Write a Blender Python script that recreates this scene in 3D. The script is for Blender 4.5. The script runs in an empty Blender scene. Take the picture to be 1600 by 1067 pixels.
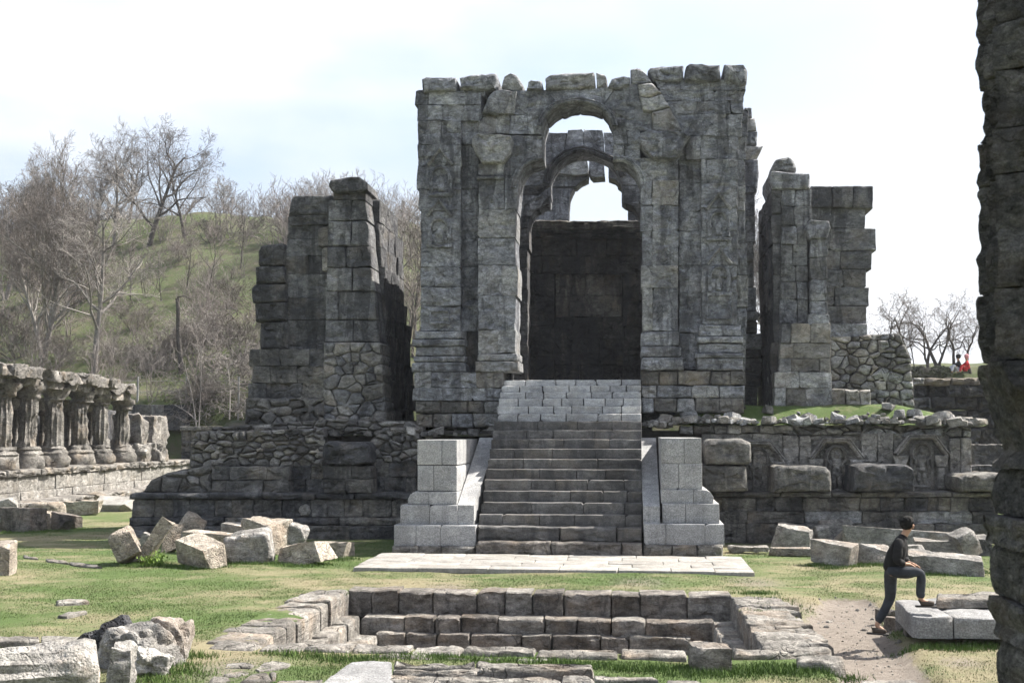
import bpy, math, random
import numpy as np
from mathutils import Vector, Matrix, Euler

# ------------------------------------------------------------------ camera, sky, sun, exposure
scene = bpy.context.scene
F_PX, CX, CY = 1800.0, 800.0, 533.5            # focal length in photo pixels, optical centre
YAW, PITCH, EYE = math.radians(6.0), math.radians(4.51), 2.8
cam_d = bpy.data.cameras.new('camera')
cam_d.sensor_width = 36.0
cam_d.lens = 36.0 * F_PX / 1600.0
cam_d.clip_start, cam_d.clip_end = 0.1, 6000.0
cam_d.dof.use_dof = True
cam_d.dof.focus_distance = 30.0
cam_d.dof.aperture_fstop = 5.6
cam = bpy.data.objects.new('camera', cam_d)
scene.collection.objects.link(cam)
cam.location = (0, 0, EYE)
cam.rotation_euler = (math.radians(90) + PITCH, 0, YAW)
scene.camera = cam

SUN_EL, SUN_AZ = math.radians(50), math.radians(25)   # azimuth: from +X towards +Y
SKY_STRENGTH = 0.104
world = bpy.data.worlds.new('World'); scene.world = world; world.use_nodes = True
wn, wl_ = world.node_tree.nodes, world.node_tree.links
for n in list(wn): wn.remove(n)
w_out = wn.new('ShaderNodeOutputWorld'); w_bg = wn.new('ShaderNodeBackground')
sky = wn.new('ShaderNodeTexSky'); sky.sky_type = 'NISHITA'; sky.sun_disc = False
sky.sun_elevation = SUN_EL
sky.sun_rotation = math.radians(90) - SUN_AZ
sky.air_density, sky.dust_density, sky.ozone_density = 1.0, 4.2, 0.6
w_tc = wn.new('ShaderNodeTexCoord')
w_map = wn.new('ShaderNodeMapping'); w_map.inputs['Scale'].default_value = (1.0, 1.0, 2.6)
w_map.inputs['Location'].default_value = (5.2, 1.5, 0.1)
w_n = wn.new('ShaderNodeTexNoise'); w_n.inputs['Scale'].default_value = 1.55
w_n.inputs['Detail'].default_value = 6; w_n.inputs['Roughness'].default_value = 0.52
w_r = wn.new('ShaderNodeValToRGB')
w_r.color_ramp.elements[0].position = 0.41; w_r.color_ramp.elements[0].color = (0.0, 0.0, 0.0, 1)
w_r.color_ramp.elements[1].position = 0.60; w_r.color_ramp.elements[1].color = (1, 1, 1, 1)
w_n2 = wn.new('ShaderNodeTexNoise'); w_n2.inputs['Scale'].default_value = 3.0; w_n2.inputs['Detail'].default_value = 3
w_cr = wn.new('ShaderNodeValToRGB')
w_cr.color_ramp.elements[0].position = 0.3; w_cr.color_ramp.elements[0].color = (3.0, 3.22, 3.6, 1)
w_cr.color_ramp.elements[1].position = 0.7; w_cr.color_ramp.elements[1].color = (4.5, 4.55, 4.65, 1)
w_mix = wn.new('ShaderNodeMix'); w_mix.data_type = 'RGBA'
wl_.new(w_tc.outputs['Generated'], w_map.inputs['Vector'])
wl_.new(w_map.outputs['Vector'], w_n.inputs['Vector']); wl_.new(w_map.outputs['Vector'], w_n2.inputs['Vector'])
wl_.new(w_n.outputs['Fac'], w_r.inputs['Fac']); wl_.new(w_n2.outputs['Fac'], w_cr.inputs['Fac'])
wl_.new(w_r.outputs['Color'], w_mix.inputs['Factor'])
wl_.new(sky.outputs['Color'], w_mix.inputs[6]); wl_.new(w_cr.outputs['Color'], w_mix.inputs[7])
wl_.new(w_mix.outputs[2], w_bg.inputs['Color'])
w_bg.inputs['Strength'].default_value = SKY_STRENGTH
wl_.new(w_bg.outputs['Background'], w_out.inputs['Surface'])

sun_d = bpy.data.lights.new('sun', 'SUN'); sun_d.energy = 5.0; sun_d.angle = math.radians(0.5)
sun_d.color = (1.0, 0.95, 0.87)
sun = bpy.data.objects.new('sun', sun_d); scene.collection.objects.link(sun)
SD = Vector((math.cos(SUN_EL) * math.cos(SUN_AZ), math.cos(SUN_EL) * math.sin(SUN_AZ), math.sin(SUN_EL)))
sun.rotation_euler = SD.to_track_quat('Z', 'Y').to_euler()
sun.location = (20, 10, 40)

scene.view_settings.view_transform = 'Standard'
scene.view_settings.look = 'None'
scene.view_settings.exposure = 1.4
scene.view_settings.gamma = 1.0
scene.view_settings.use_curve_mapping = False
scene.cycles.max_bounces = 4
scene.cycles.diffuse_bounces = 2
scene.cycles.glossy_bounces = 1
scene.cycles.use_adaptive_sampling = True
scene.cycles.adaptive_threshold = 0.03

# ------------------------------------------------------------------ pixel of the photograph -> place in the world
_R = np.array(Euler((math.radians(90) + PITCH, 0, YAW)).to_matrix())
_cam = np.array([0, 0, EYE])
def ray(x, y):
    return _R @ np.array([(x - CX) / F_PX, (CY - y) / F_PX, -1.0])
def P(x, y, Y):                                   # on the plane at depth Y
    d = ray(x, y); return _cam + d * (Y / d[1])
def PZ(x, y, z=0.0):                              # at height z
    d = ray(x, y); return _cam + d * ((z - EYE) / d[2])
def PXp(x, y, X):                                 # on the plane X = const
    d = ray(x, y); return _cam + d * (X / d[0])
def mpp(Y): return Y / F_PX                       # metres per photo pixel at depth Y

# ------------------------------------------------------------------ noise
def vnoise(p, seed=0):
    p = np.asarray(p, float); i = np.floor(p).astype(np.int64); f = p - i; u = f * f * (3 - 2 * f)
    def h(a, b, c):
        n = (a * 73856093) ^ (b * 19349663) ^ (c * 83492791) ^ (seed * 2654435761 & 0x7fffffff)
        n = (n ^ (n >> 13)) * 1274126177 & 0x7fffffff
        n = (n ^ (n >> 15)) * 668265263 & 0x7fffffff
        n = n ^ (n >> 14)
        return (n & 0xffff) / 32767.5 - 1.0
    x, y, z = i[:, 0], i[:, 1], i[:, 2]; ux, uy, uz = u[:, 0], u[:, 1], u[:, 2]
    l = lambda a, b, t: a + (b - a) * t
    return l(l(l(h(x, y, z), h(x+1, y, z), ux), l(h(x, y+1, z), h(x+1, y+1, z), ux), uy),
             l(l(h(x, y, z+1), h(x+1, y, z+1), ux), l(h(x, y+1, z+1), h(x+1, y+1, z+1), ux), uy), uz)
def fbm(p, freq=1.0, octv=3, seed=0, gain=0.5):
    p = np.asarray(p, float); s = 0; a = 1.0; t = 0
    for k in range(octv):
        s = s + a * vnoise(p * freq * (2.03 ** k) + 17.3 * k, seed + k); t += a; a *= gain
    return s / t

# ------------------------------------------------------------------ objects
COL = scene.collection
WL = {}
def sm_set(me, ang=38):
    me.polygons.foreach_set('use_smooth', [True] * len(me.polygons))
    if ang: me.set_sharp_from_angle(angle=math.radians(ang))
def put(o, loc, parent=None):
    COL.objects.link(o)
    loc = np.array(loc, float); WL[o.name] = loc
    if parent is not None:
        o.parent = parent; o.location = loc - WL[parent.name]
    else: o.location = loc
    return o
def mesh_obj(name, verts, faces, mat, parent=None, smooth=38, origin=None):
    verts = np.asarray(verts, float)
    if origin is None:
        origin = (verts.min(0) + verts.max(0)) / 2
        if parent is None: origin[2] = verts[:, 2].min()
    me = bpy.data.meshes.new(name)
    me.from_pydata((verts - origin).tolist(), [], faces)
    if mat is not None: me.materials.append(mat)
    me.update()
    if smooth is not None: sm_set(me, smooth)
    o = bpy.data.objects.new(name, me)
    return put(o, origin, parent)
def tag(o, label=None, cat=None, group=None, kind=None):
    if label: o['label'] = label
    if cat: o['category'] = cat
    if group: o['group'] = group
    if kind: o['kind'] = kind
    elif cat and 'kind' not in o: o['kind'] = 'thing'
    return o
def thing(name, label, cat, loc, group=None):
    o = bpy.data.objects.new(name, None); o.empty_display_size = 0.3
    put(o, loc); return tag(o, label, cat, group)

# ------------------------------------------------------------------ shape builders
AXZ = (np.array([1., 0, 0]), np.array([0, 0, 1.]), np.array([0, -1., 0]))   # upright, facing the camera
AXY = (np.array([1., 0, 0]), np.array([0, 1., 0]), np.array([0, 0, 1.]))    # lying flat
AYZ = (np.array([0, 1., 0]), np.array([0, 0, 1.]), np.array([1., 0, 0]))    # upright, facing +X
def area2(p): return 0.5 * np.sum(p[:, 0] * np.roll(p[:, 1], -1) - np.roll(p[:, 0], -1) * p[:, 1])
def inward(p):
    d = np.roll(p, -1, 0) - p; L = np.maximum(np.linalg.norm(d, axis=1), 1e-9)[:, None]; n = np.stack([-d[:, 1], d[:, 0]], 1) / L
    m = n + np.roll(n, 1, 0); ml = np.maximum(np.linalg.norm(m, axis=1), 1e-6)[:, None]; m = m / ml
    c = np.maximum(np.sum(m * n, 1), 0.45)[:, None]
    return m / c
def prism(poly, depth, frame=AXZ, origin=(0, 0, 0), bevel=0.02, rough=0.028, res=0.085, gap=0.002, seed=0, freq=2.2, bulge=0.0, chip=0.4):
    """A stone with the outline poly (metres, in the frame's U,V), its face at the origin plane, running back by depth."""
    U, V, N = frame; O = np.asarray(origin, float)
    p = np.asarray(poly, float)
    if area2(p) < 0: p = p[::-1]
    rng = random.Random(seed * 31 + int(abs(p[0][0] * 977 + p[0][1] * 613)))
    if chip:                                            # knocked-off corners
        q = []; m_ = len(p)
        for i in range(m_):
            a, b, c = p[i - 1], p[i], p[(i + 1) % m_]; la, lc = np.linalg.norm(a - b), np.linalg.norm(c - b)
            if rng.random() < chip and min(la, lc) > .15:
                q.append(b + (a - b) / la * min(rng.uniform(.01, .09), la * .3)); q.append(b + (c - b) / lc * min(rng.uniform(.01, .07), lc * .3))
            else: q.append(b)
        p = np.array(q)
    out = []
    for a, b in zip(p, np.roll(p, -1, 0)):
        n = max(1, int(round(np.linalg.norm(b - a) / res)))
        for k in range(n): out.append(a + (b - a) * k / n)
    p = np.array(out); size = math.sqrt(abs(area2(p)))
    bevel = min(bevel, size * 0.16)
    p = p + inward(p) * gap
    w3 = O + p[:, :1] * U + p[:, 1:] * V
    p = p + np.stack([fbm(w3, freq, 2, 5 + seed), fbm(w3, freq, 2, 9 + seed)], 1) * rough * 0.8 + np.stack([vnoise(w3 * 9, 5), vnoise(w3 * 9, 9)], 1) * rough * .35
    c = p.mean(0); inn = p + inward(p) * (bevel * (.45 + 1.3 * np.clip(.5 + fbm(w3, 4.0, 2, 3 + seed) * .9, 0, 1)))[:, None]
    rings = [(p, -depth), (p, -max(bevel * 2.5, 0.10) if depth > 0.2 else -depth * .6), (p + inward(p) * bevel * .18, -bevel * 0.75), (p + (inn - p) * .5, -bevel * 0.25), (inn, 0.0)]
    nr = int(np.clip(size * .45 / res, 1, 7))
    for t in range(nr): rings.append((c + (inn - c) * (1 - (t + 1) / (nr + 1)), 0.0))
    n = len(p); vs, front = [], []
    for k, (q, h) in enumerate(rings):
        vs.append(np.concatenate([q, np.full((n, 1), h)], 1)); front.append(np.full(n, 0.0 if k == 0 else (0.5 if k < 4 else 1.0)))
    vs.append(np.array([[c[0], c[1], 0.0]])); front.append(np.array([1.0]))
    q = np.concatenate(vs); fr = np.concatenate(front)
    if bulge:
        r = np.clip(np.linalg.norm((q[:, :2] - c) / (np.abs(p - c).max(0) + 1e-6), axis=1), 0, 1.2); q[:, 2] += fr * bulge * (1 - r ** 2)
    w = O + q[:, :1] * U + q[:, 1:2] * V + q[:, 2:] * N
    ws = w * [1, 1, 1.9] if abs(N[2]) < .5 else w * [1, 1.8, 1]
    e = fbm(ws, freq * 1.5, 3, 21 + seed % 7)
    rid = np.maximum(1 - np.abs(fbm(ws, 2.3, 2, 77)) * 2.2 - .72, 0) * 3.2
    dn = (e * 1.5 + np.minimum(e + .12, 0) * 2.6 - rid * 1.3 + vnoise(ws * 11, 4) * .5) * rough
    w = w + (dn * fr)[:, None] * N
    faces = []
    for k in range(len(rings) - 1):
        a, b = k * n, (k + 1) * n
        for j in range(n):
            j2 = (j + 1) % n; faces.append((a + j, a + j2, b + j2, b + j))
    a = (len(rings) - 1) * n; cc = len(rings) * n
    for j in range(n): faces.append((a + j, a + (j + 1) % n, cc))
    faces.append(tuple(range(n - 1, -1, -1)))
    if np.dot(np.cross(U, V), N) < 0: faces = [f[::-1] for f in faces]
    return w, faces
def stone(parent, name, poly, Yf, depth, mat, **k):
    sm = k.pop('smooth', 42)
    v, f = prism(poly, depth, AXZ, (0, Yf, 0), **k)
    return mesh_obj(name, v, f, mat, parent, sm)
def spx(parent, name, pts, Yf, depth, mat, **k):       # outline given in photo pixels on the plane Yf
    return stone(parent, name, [(lambda q: (q[0], q[2]))(P(x, y, Yf)) for x, y in pts], Yf, depth, mat, **k)

def edge(fn, y0, y1, n=4):
    if callable(fn): return [(fn(y0 + (y1 - y0) * i / n), y0 + (y1 - y0) * i / n) for i in range(n + 1)]
    return [(fn, y0), (fn, y1)]
def ashlar(parent, name, ys, xl, xr, Yf, depth, mat, w=(40, 70), seed=1, jl=0, jr=0, dY=0.02, joints=None, n=4, **k):
    rng = random.Random(seed); out = []
    for i, (y0, y1) in enumerate(zip(ys[:-1], ys[1:])):
        L = edge(xl, y0, y1, n); R = edge(xr, y0, y1, n)
        ol, orr = rng.uniform(-jl, jl), rng.uniform(-jr, jr)
        if jl: L = [(a + ol + rng.uniform(-.25, .25) * jl, b) for a, b in L]
        if jr: R = [(a + orr + rng.uniform(-.25, .25) * jr, b) for a, b in R]
        xa, xb = max(a for a, _ in L), min(a for a, _ in R)
        if joints is not None and i < len(joints) and joints[i] is not None: js = joints[i]
        else:
            js = []; x = xa + rng.uniform(.45, 1.0) * rng.uniform(*w)
            while x < xb - w[0] * .55: js.append(x); x += rng.uniform(*w)
        cuts = [L] + [[(j + rng.uniform(-1, 1), y0), (j + rng.uniform(-1, 1), y1)] for j in js] + [R]
        for a, b in zip(cuts[:-1], cuts[1:]):
            kk = dict(k); kk['seed'] = rng.randrange(9999)
            out.append(spx(parent, name, a + b[::-1], Yf + rng.uniform(-dY, dY), depth, mat if not isinstance(mat, (list, tuple)) else rng.choice(mat), **kk))
    return out

def clip(poly, nx, ny, d):                               # keep nx*x+ny*y <= d
    out = []
    for (a, b) in zip(poly, poly[1:] + poly[:1]):
        da, db = nx * a[0] + ny * a[1] - d, nx * b[0] + ny * b[1] - d
        if da <= 0: out.append(a)
        if da * db < 0:
            t = da / (da - db); out.append((a[0] + (b[0] - a[0]) * t, a[1] + (b[1] - a[1]) * t))
    return out
def inside(poly, x, y):
    r = False
    for (a, b) in zip(poly, poly[1:] + poly[:1]):
        if (a[1] > y) != (b[1] > y) and x < (b[0] - a[0]) * (y - a[1]) / (b[1] - a[1]) + a[0]: r = not r
    return r
def cells(poly, w, h, seed, jit=0.33, drop=0.12):
    """Irregular stone outlines filling a convex polygon: a relaxed cell pattern on broken courses."""
    rng = random.Random(seed); xs = [p[0] for p in poly]; ys = [p[1] for p in poly]; S = []
    y = min(ys) + h * .5; r = 0
    while y < max(ys) + h * .3:
        x = min(xs) + (w * .5 if r % 2 else 0); sc = rng.uniform(.75, 1.3)
        while x < max(xs) + w * .5:
            if rng.random() > drop: S.append((x + rng.uniform(-jit, jit) * w, y + rng.uniform(-jit, jit) * h))
            x += w * sc * rng.uniform(.7, 1.3)
        y += h; r += 1
    S = [s for s in S if inside(poly, s[0], s[1])]
    for k in range(len(S) // 3):                          # small stones packed between the large ones
        a = rng.choice(S); b = (a[0] + rng.uniform(-.6, .6) * w, a[1] + rng.uniform(-.6, .6) * h)
        if inside(poly, *b): S.append(b)
    W = [rng.uniform(0, 1) ** 2 * .55 * w * w for _ in S]; A = w / h; out = []
    for i, a in enumerate(S):
        c = list(poly)
        for j, b in enumerate(S):
            if i == j or abs(a[0] - b[0]) > 4 * w or abs(a[1] - b[1]) > 4 * h: continue
            nx, ny = (b[0] - a[0]), (b[1] - a[1]) * A * A
            c = clip(c, nx, ny, nx * (a[0] + b[0]) / 2 + ny * (a[1] + b[1]) / 2 + (W[i] - W[j]) / 2)
            if len(c) < 3: break
        if len(c) >= 3 and abs(area2(np.array(c))) > .03 * w * h: out.append(c)
    return out
def rubble(parent, name, poly, w, h, Yf, depth, mat, seed=1, dY=0.08, fill=None, **k):
    rng = random.Random(seed)
    kk = dict(bevel=0.055, rough=0.032, res=0.095, gap=0.013, bulge=0.045, chip=.3); kk.update(k)
    spx(parent, 'joint_fill', poly, Yf + .11, depth - .13, fill or M['mortar_l'], bevel=.02, rough=.03, res=.2, chip=0)
    for c in cells(poly, w, h, seed):
        t_ = rng.uniform(.07, .2); c = [q for a, b in zip(c, c[1:] + c[:1]) for q in ((a[0] + (b[0] - a[0]) * t_, a[1] + (b[1] - a[1]) * t_), (b[0] + (a[0] - b[0]) * t_, b[1] + (a[1] - b[1]) * t_))]
        kk['seed'] = rng.randrange(9999)
        spx(parent, name, c, Yf + rng.uniform(-dY, dY), depth, mat if not isinstance(mat, (list, tuple)) else rng.choice(mat), **kk)

def lattice(nx, ny, nz):
    idx = {}; pts = []
    def g(i, j, k):
        if (i, j, k) not in idx: idx[(i, j, k)] = len(pts); pts.append((i / nx, j / ny, k / nz))
        return idx[(i, j, k)]
    fs = []
    for i in range(nx):
        for j in range(ny):
            fs.append((g(i, j, 0), g(i, j+1, 0), g(i+1, j+1, 0), g(i+1, j, 0))); fs.append((g(i, j, nz), g(i+1, j, nz), g(i+1, j+1, nz), g(i, j+1, nz)))
    for i in range(nx):
        for k in range(nz):
            fs.append((g(i, 0, k), g(i+1, 0, k), g(i+1, 0, k+1), g(i, 0, k+1))); fs.append((g(i, ny, k), g(i, ny, k+1), g(i+1, ny, k+1), g(i+1, ny, k)))
    for j in range(ny):
        for k in range(nz):
            fs.append((g(0, j, k), g(0, j, k+1), g(0, j+1, k+1), g(0, j+1, k))); fs.append((g(nx, j, k), g(nx, j+1, k), g(nx, j+1, k+1), g(nx, j, k+1)))
    return np.array(pts), fs
def boulder(size, seed, rough=0.03, rnd=0.05, chips=7, res=0.08, freq=2.5, chip_d=(.66, .97), rz=0.0, taper=0.0, skew=0.0):
    """A broken block: a box with worn edges, knocked-off corners and rough faces, centred, standing on z = 0."""
    sx, sy, sz = size; rng = random.Random(seed)
    nx, ny, nz = [max(3, min(22, int(round(s / res)))) for s in size]
    p, fs = lattice(nx, ny, nz); p = p * 2 - 1
    p = np.sign(p) * (np.abs(p) ** 0.85)
    half = np.array(size) / 2; q = p * half
    r = rnd * min(size); inner = np.clip(q, -(half - r), half - r); d = q - inner; L = np.maximum(np.linalg.norm(d, axis=1), 1e-9)[:, None]
    q = inner + d / L * np.minimum(L, r)
    if skew:
        cr = np.array([[rng.uniform(-skew, skew) for _ in range(3)] for _ in range(8)]) * np.array(size); u = (p + 1) / 2
        for k in range(8):
            w_ = np.prod([u[:, a] if (k >> a) & 1 else 1 - u[:, a] for a in range(3)], axis=0); q = q + w_[:, None] * cr[k]
    if taper: q[:, :2] *= (1 - taper * (q[:, 2:] / half[2] + 1) / 2)
    for k in range(chips):
        n = np.array([rng.choice((-1, 1)) * rng.uniform(.3, 1), rng.choice((-1, 1)) * rng.uniform(.3, 1), rng.choice((-1, 1, 1)) * rng.uniform(.25, 1)])
        n /= np.linalg.norm(n); sup = np.sum(np.abs(n) * half); dd = sup * rng.uniform(*chip_d)
        ex = np.maximum(q @ n - dd, 0); q = q - ex[:, None] * n
    dirn = q / np.maximum(np.linalg.norm(q / half, axis=1), 1e-6)[:, None] / half
    dirn /= np.maximum(np.linalg.norm(dirn, axis=1), 1e-6)[:, None]
    e = fbm(q + seed * 3.7, freq, 4, seed); q = q + dirn * ((e * 1.2 + np.minimum(e + .1, 0) * 2 + vnoise(q * 14 + seed, 3) * .3) * rough)[:, None]
    q[:, 2] += half[2]
    return q, fs
def place(v, rot, loc):
    M = np.array(Euler(rot).to_matrix()); return v @ M.T + np.asarray(loc)
def sweep(pts, w, h, frame, origin, closed=False, seed=0, rough=0.008, prof=None):
    """A raised moulding that follows a polyline on a wall (metres in the frame)."""
    U, V, N = frame; p = np.asarray(pts, float); n = len(p)
    d = np.gradient(p, axis=0); d /= np.maximum(np.linalg.norm(d, axis=1), 1e-9)[:, None]; m = np.stack([-d[:, 1], d[:, 0]], 1)
    prof = prof or [(-.5, -.3), (-.5, .45), (-.3, .8), (-.12, 1.0), (.1, .55), (.25, .9), (.42, .7), (.5, .3), (.5, -.3)]
    vs, fs = [], []; K = len(prof)
    for i in range(n):
        for a, b in prof:
            q = p[i] + m[i] * a * w; vs.append(np.asarray(origin) + U * q[0] + V * q[1] + N * b * h)
    vs = np.array(vs); vs = vs + N * (fbm(vs, 4, 2, seed) * rough)[:, None]
    for i in range(n - 1):
        for k in range(K - 1):
            fs.append((i * K + k, i * K + k + 1, (i + 1) * K + k + 1, (i + 1) * K + k))
    fs.append(tuple(range(K))); fs.append(tuple((n - 1) * K + k for k in range(K - 1, -1, -1)))
    fs = [f[::-1] for f in fs] if np.dot(np.cross(U, V), N) > 0 else fs
    return vs, fs
def mould(parent, name, px, wpx, Yf, h, mat, **k):
    pts = [(lambda q: (q[0], q[2]))(P(x, y, Yf)) for x, y in px]
    v, f = sweep(pts, wpx * mpp(Yf), h, AXZ, (0, Yf, 0), **k); return mesh_obj(name, v, f, mat, parent, 50)
def boxv(x0, x1, y0, y1, z0, z1):
    v = [(x, y, z) for z in (z0, z1) for y in (y0, y1) for x in (x0, x1)]
    return np.array(v, float), [(0, 2, 3, 1), (4, 5, 7, 6), (0, 1, 5, 4), (2, 6, 7, 3), (0, 4, 6, 2), (1, 3, 7, 5)]
def lathe(prof, seg=24, flutes=0, fl_d=0.0, fl_rng=None):
    vs, fs = [], []
    for i, (r, z) in enumerate(prof):
        for k in range(seg):
            a = 2 * math.pi * k / seg; rr = r
            if flutes and fl_rng and fl_rng[0] <= z <= fl_rng[1]: rr = r - fl_d * (0.5 + 0.5 * math.cos(a * flutes)) 
            vs.append((rr * math.cos(a), rr * math.sin(a), z))
    for i in range(len(prof) - 1):
        for k in range(seg):
            k2 = (k + 1) % seg; fs.append((i * seg + k, i * seg + k2, (i + 1) * seg + k2, (i + 1) * seg + k))
    fs.append(tuple(range(seg - 1, -1, -1))); fs.append(tuple((len(prof) - 1) * seg + k for k in range(seg)))
    return np.array(vs), fs

# ------------------------------------------------------------------ materials
def nt(name):
    m = bpy.data.materials.new(name); m.use_nodes = True; t = m.node_tree
    b = t.nodes['Principled BSDF']; b.inputs['Roughness'].default_value = 0.9
    b.inputs['Specular IOR Level'].default_value = 0.25
    return m, t, b
def N_(t, kind, **inp):
    n = t.nodes.new(kind)
    for k, v in inp.items(): n.inputs[k].default_value = v
    return n
def ramp(t, src, stops):
    r = t.nodes.new('ShaderNodeValToRGB'); e = r.color_ramp.elements
    while len(e) < len(stops): e.new(0.5)
    for el, (p, c) in zip(e, stops):
        el.position = p; el.color = (c[0], c[1], c[2], 1) if not isinstance(c, (int, float)) else (c, c, c, 1)
    t.links.new(src, r.inputs['Fac']); return r.outputs['Color']
def mixc(t, fac, a, b, mode='MIX'):
    m = t.nodes.new('ShaderNodeMix'); m.data_type = 'RGBA'; m.blend_type = mode
    for s, i in ((fac, 0), (a, 6), (b, 7)):
        if hasattr(s, 'is_linked'): t.links.new(s, m.inputs[i])
        elif isinstance(s, (int, float)): m.inputs[i].default_value = s if i == 0 else (s, s, s, 1)
        else: m.inputs[i].default_value = (s[0], s[1], s[2], 1)
    return m.outputs[2]
def mth(t, op, a, b=None):
    m = t.nodes.new('ShaderNodeMath'); m.operation = op
    for i, s in enumerate((a, b)):
        if s is None: continue
        if hasattr(s, 'is_linked'): t.links.new(s, m.inputs[i])
        else: m.inputs[i].default_value = s
    return m.outputs[0]
def wpos(t, scale=(1, 1, 1), jitter=True):
    g = t.nodes.new('ShaderNodeNewGeometry'); src = g.outputs['Position']
    if jitter:
        oi = t.nodes.new('ShaderNodeObjectInfo'); c = t.nodes.new('ShaderNodeVectorMath'); c.operation = 'SCALE'
        c.inputs[0].default_value = (31, 17, 23); t.links.new(oi.outputs['Random'], c.inputs['Scale'])
        a = t.nodes.new('ShaderNodeVectorMath'); a.operation = 'ADD'; t.links.new(src, a.inputs[0]); t.links.new(c.outputs[0], a.inputs[1]); src = a.outputs[0]
    if scale != (1, 1, 1):
        s = t.nodes.new('ShaderNodeVectorMath'); s.operation = 'MULTIPLY'; s.inputs[1].default_value = scale; t.links.new(src, s.inputs[0]); src = s.outputs[0]
    return src
def noise(t, vec, scale, detail=6, rough=0.6, dist=0.0):
    n = N_(t, 'ShaderNodeTexNoise', Scale=scale, Detail=detail, Roughness=rough, Distortion=dist); t.links.new(vec, n.inputs['Vector']); return n.outputs['Fac']
def mk_stone(name, dark, mid, light, stain=0.6, warm=0.25, bump=0.9, crack=0.5, speck=0.25, var=0.13, contrast=0.75, scl=1.0, stain_col=(0.035, 0.036, 0.040), warm_col=(0.24, 0.19, 0.13), layered=0.0, pit=0.0, lichen=0.3):
    m, t, b = nt(name); L = t.links.new
    v = wpos(t, (scl, scl, scl) if scl != 1 else (1, 1, 1)); vw = wpos(t, (scl, scl, scl) if scl != 1 else (1, 1, 1), jitter=False)
    n1 = noise(t, vw, 1.1, 5, 0.68, 0.6)
    col = ramp(t, n1, [(0.32, dark), (0.50, mid), (0.68, light)])
    n2 = noise(t, wpos(t, (scl, scl, scl * 2.1)), 5.5, 6, 0.78, 0.5)                                    # mottling, with crevice shade put into its dark specks
    col = mixc(t, contrast, col, mixc(t, 1.0, col, ramp(t, n2, [(0.33, 0.14), (0.45, 0.72), (0.54, 1.08), (0.68, 1.9)]), 'MULTIPLY'))
    if warm: col = mixc(t, mth(t, 'MULTIPLY', ramp(t, noise(t, v, 1.1, 3, 0.6), [(0.52, 0), (0.68, 1)]), warm), col, warm_col)
    if stain:                                                        # rain streaks and black crust
        st = noise(t, wpos(t, (1.9, 1.9, 0.36), jitter=False), 1.0, 5, 0.66, 0.7)
        col = mixc(t, mth(t, 'MULTIPLY', ramp(t, st, [(0.49, 0), (0.57, 1)]), stain), col, stain_col)
    if lichen: col = mixc(t, mth(t, 'MULTIPLY', ramp(t, noise(t, vw, 3.3, 5, 0.8), [(0.55, 0), (0.66, 1)]), lichen), col, (light[0] * 1.2, light[1] * 1.2, light[2] * 1.15))
    if speck: col = mixc(t, speck, col, mixc(t, 1.0, col, ramp(t, noise(t, v, 45, 1, 0.8), [(0.35, 0.3), (0.5, 1.0), (0.66, 1.8)]), 'MULTIPLY'))
    oi = t.nodes.new('ShaderNodeObjectInfo')
    col = mixc(t, 1.0, col, ramp(t, oi.outputs['Random'], [(0.0, 1 - var), (1.0, 1 + var)]), 'MULTIPLY')
    # relief
    h = mth(t, 'ADD', mth(t, 'MULTIPLY', noise(t, v, 4.5, 6, 0.7), 1.15), 0.0)
    if layered: h = mth(t, 'ADD', h, mth(t, 'MULTIPLY', noise(t, wpos(t, (0.7, 0.7, 9.0)), 1.6, 6, 0.6, 0.6), layered))
    if crack:
        wv = t.nodes.new('ShaderNodeVectorMath'); wv.operation = 'ADD'; nn = N_(t, 'ShaderNodeTexNoise', Scale=2.2, Detail=2.0); L(v, nn.inputs['Vector']); L(v, wv.inputs[0]); L(nn.outputs['Color'], wv.inputs[1])
        vo = N_(t, 'ShaderNodeTexVoronoi', Scale=1.5); vo.feature = 'DISTANCE_TO_EDGE'; L(wv.outputs[0], vo.inputs['Vector'])
        cr = ramp(t, vo.outputs['Distance'], [(0.0, 0), (0.022, 1)])
        crm = ramp(t, noise(t, v, 1.3, 1), [(0.47, 0), (0.55, 1)])
        f = mth(t, 'MULTIPLY', mth(t, 'SUBTRACT', 1.0, cr), mth(t, 'MULTIPLY', crm, crack))
        h = mth(t, 'SUBTRACT', h, mth(t, 'MULTIPLY', f, 0.8))
        col = mixc(t, mth(t, 'MULTIPLY', f, 0.6), col, (0.02, 0.02, 0.02))  # cracks darkened in the colour, standing in for the shade inside them
    if pit:
        vp = N_(t, 'ShaderNodeTexVoronoi', Scale=26.0); L(v, vp.inputs['Vector']); pm = ramp(t, vp.outputs['Distance'], [(0.15, 0), (0.45, 1)])
        h = mth(t, 'ADD', h, mth(t, 'MULTIPLY', pm, pit)); col = mixc(t, pit * .5, col, mixc(t, 1.0, col, ramp(t, vp.outputs['Distance'], [(0.1, 0.45), (0.5, 1.25)]), 'MULTIPLY'))  # pit floors darkened as well, hollow shade put into the colour
    bp = N_(t, 'ShaderNodeBump', Strength=bump, Distance=0.09); L(h, bp.inputs['Height']); L(bp.outputs['Normal'], b.inputs['Normal'])
    L(col, b.inputs['Base Color'])
    return m
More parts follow.
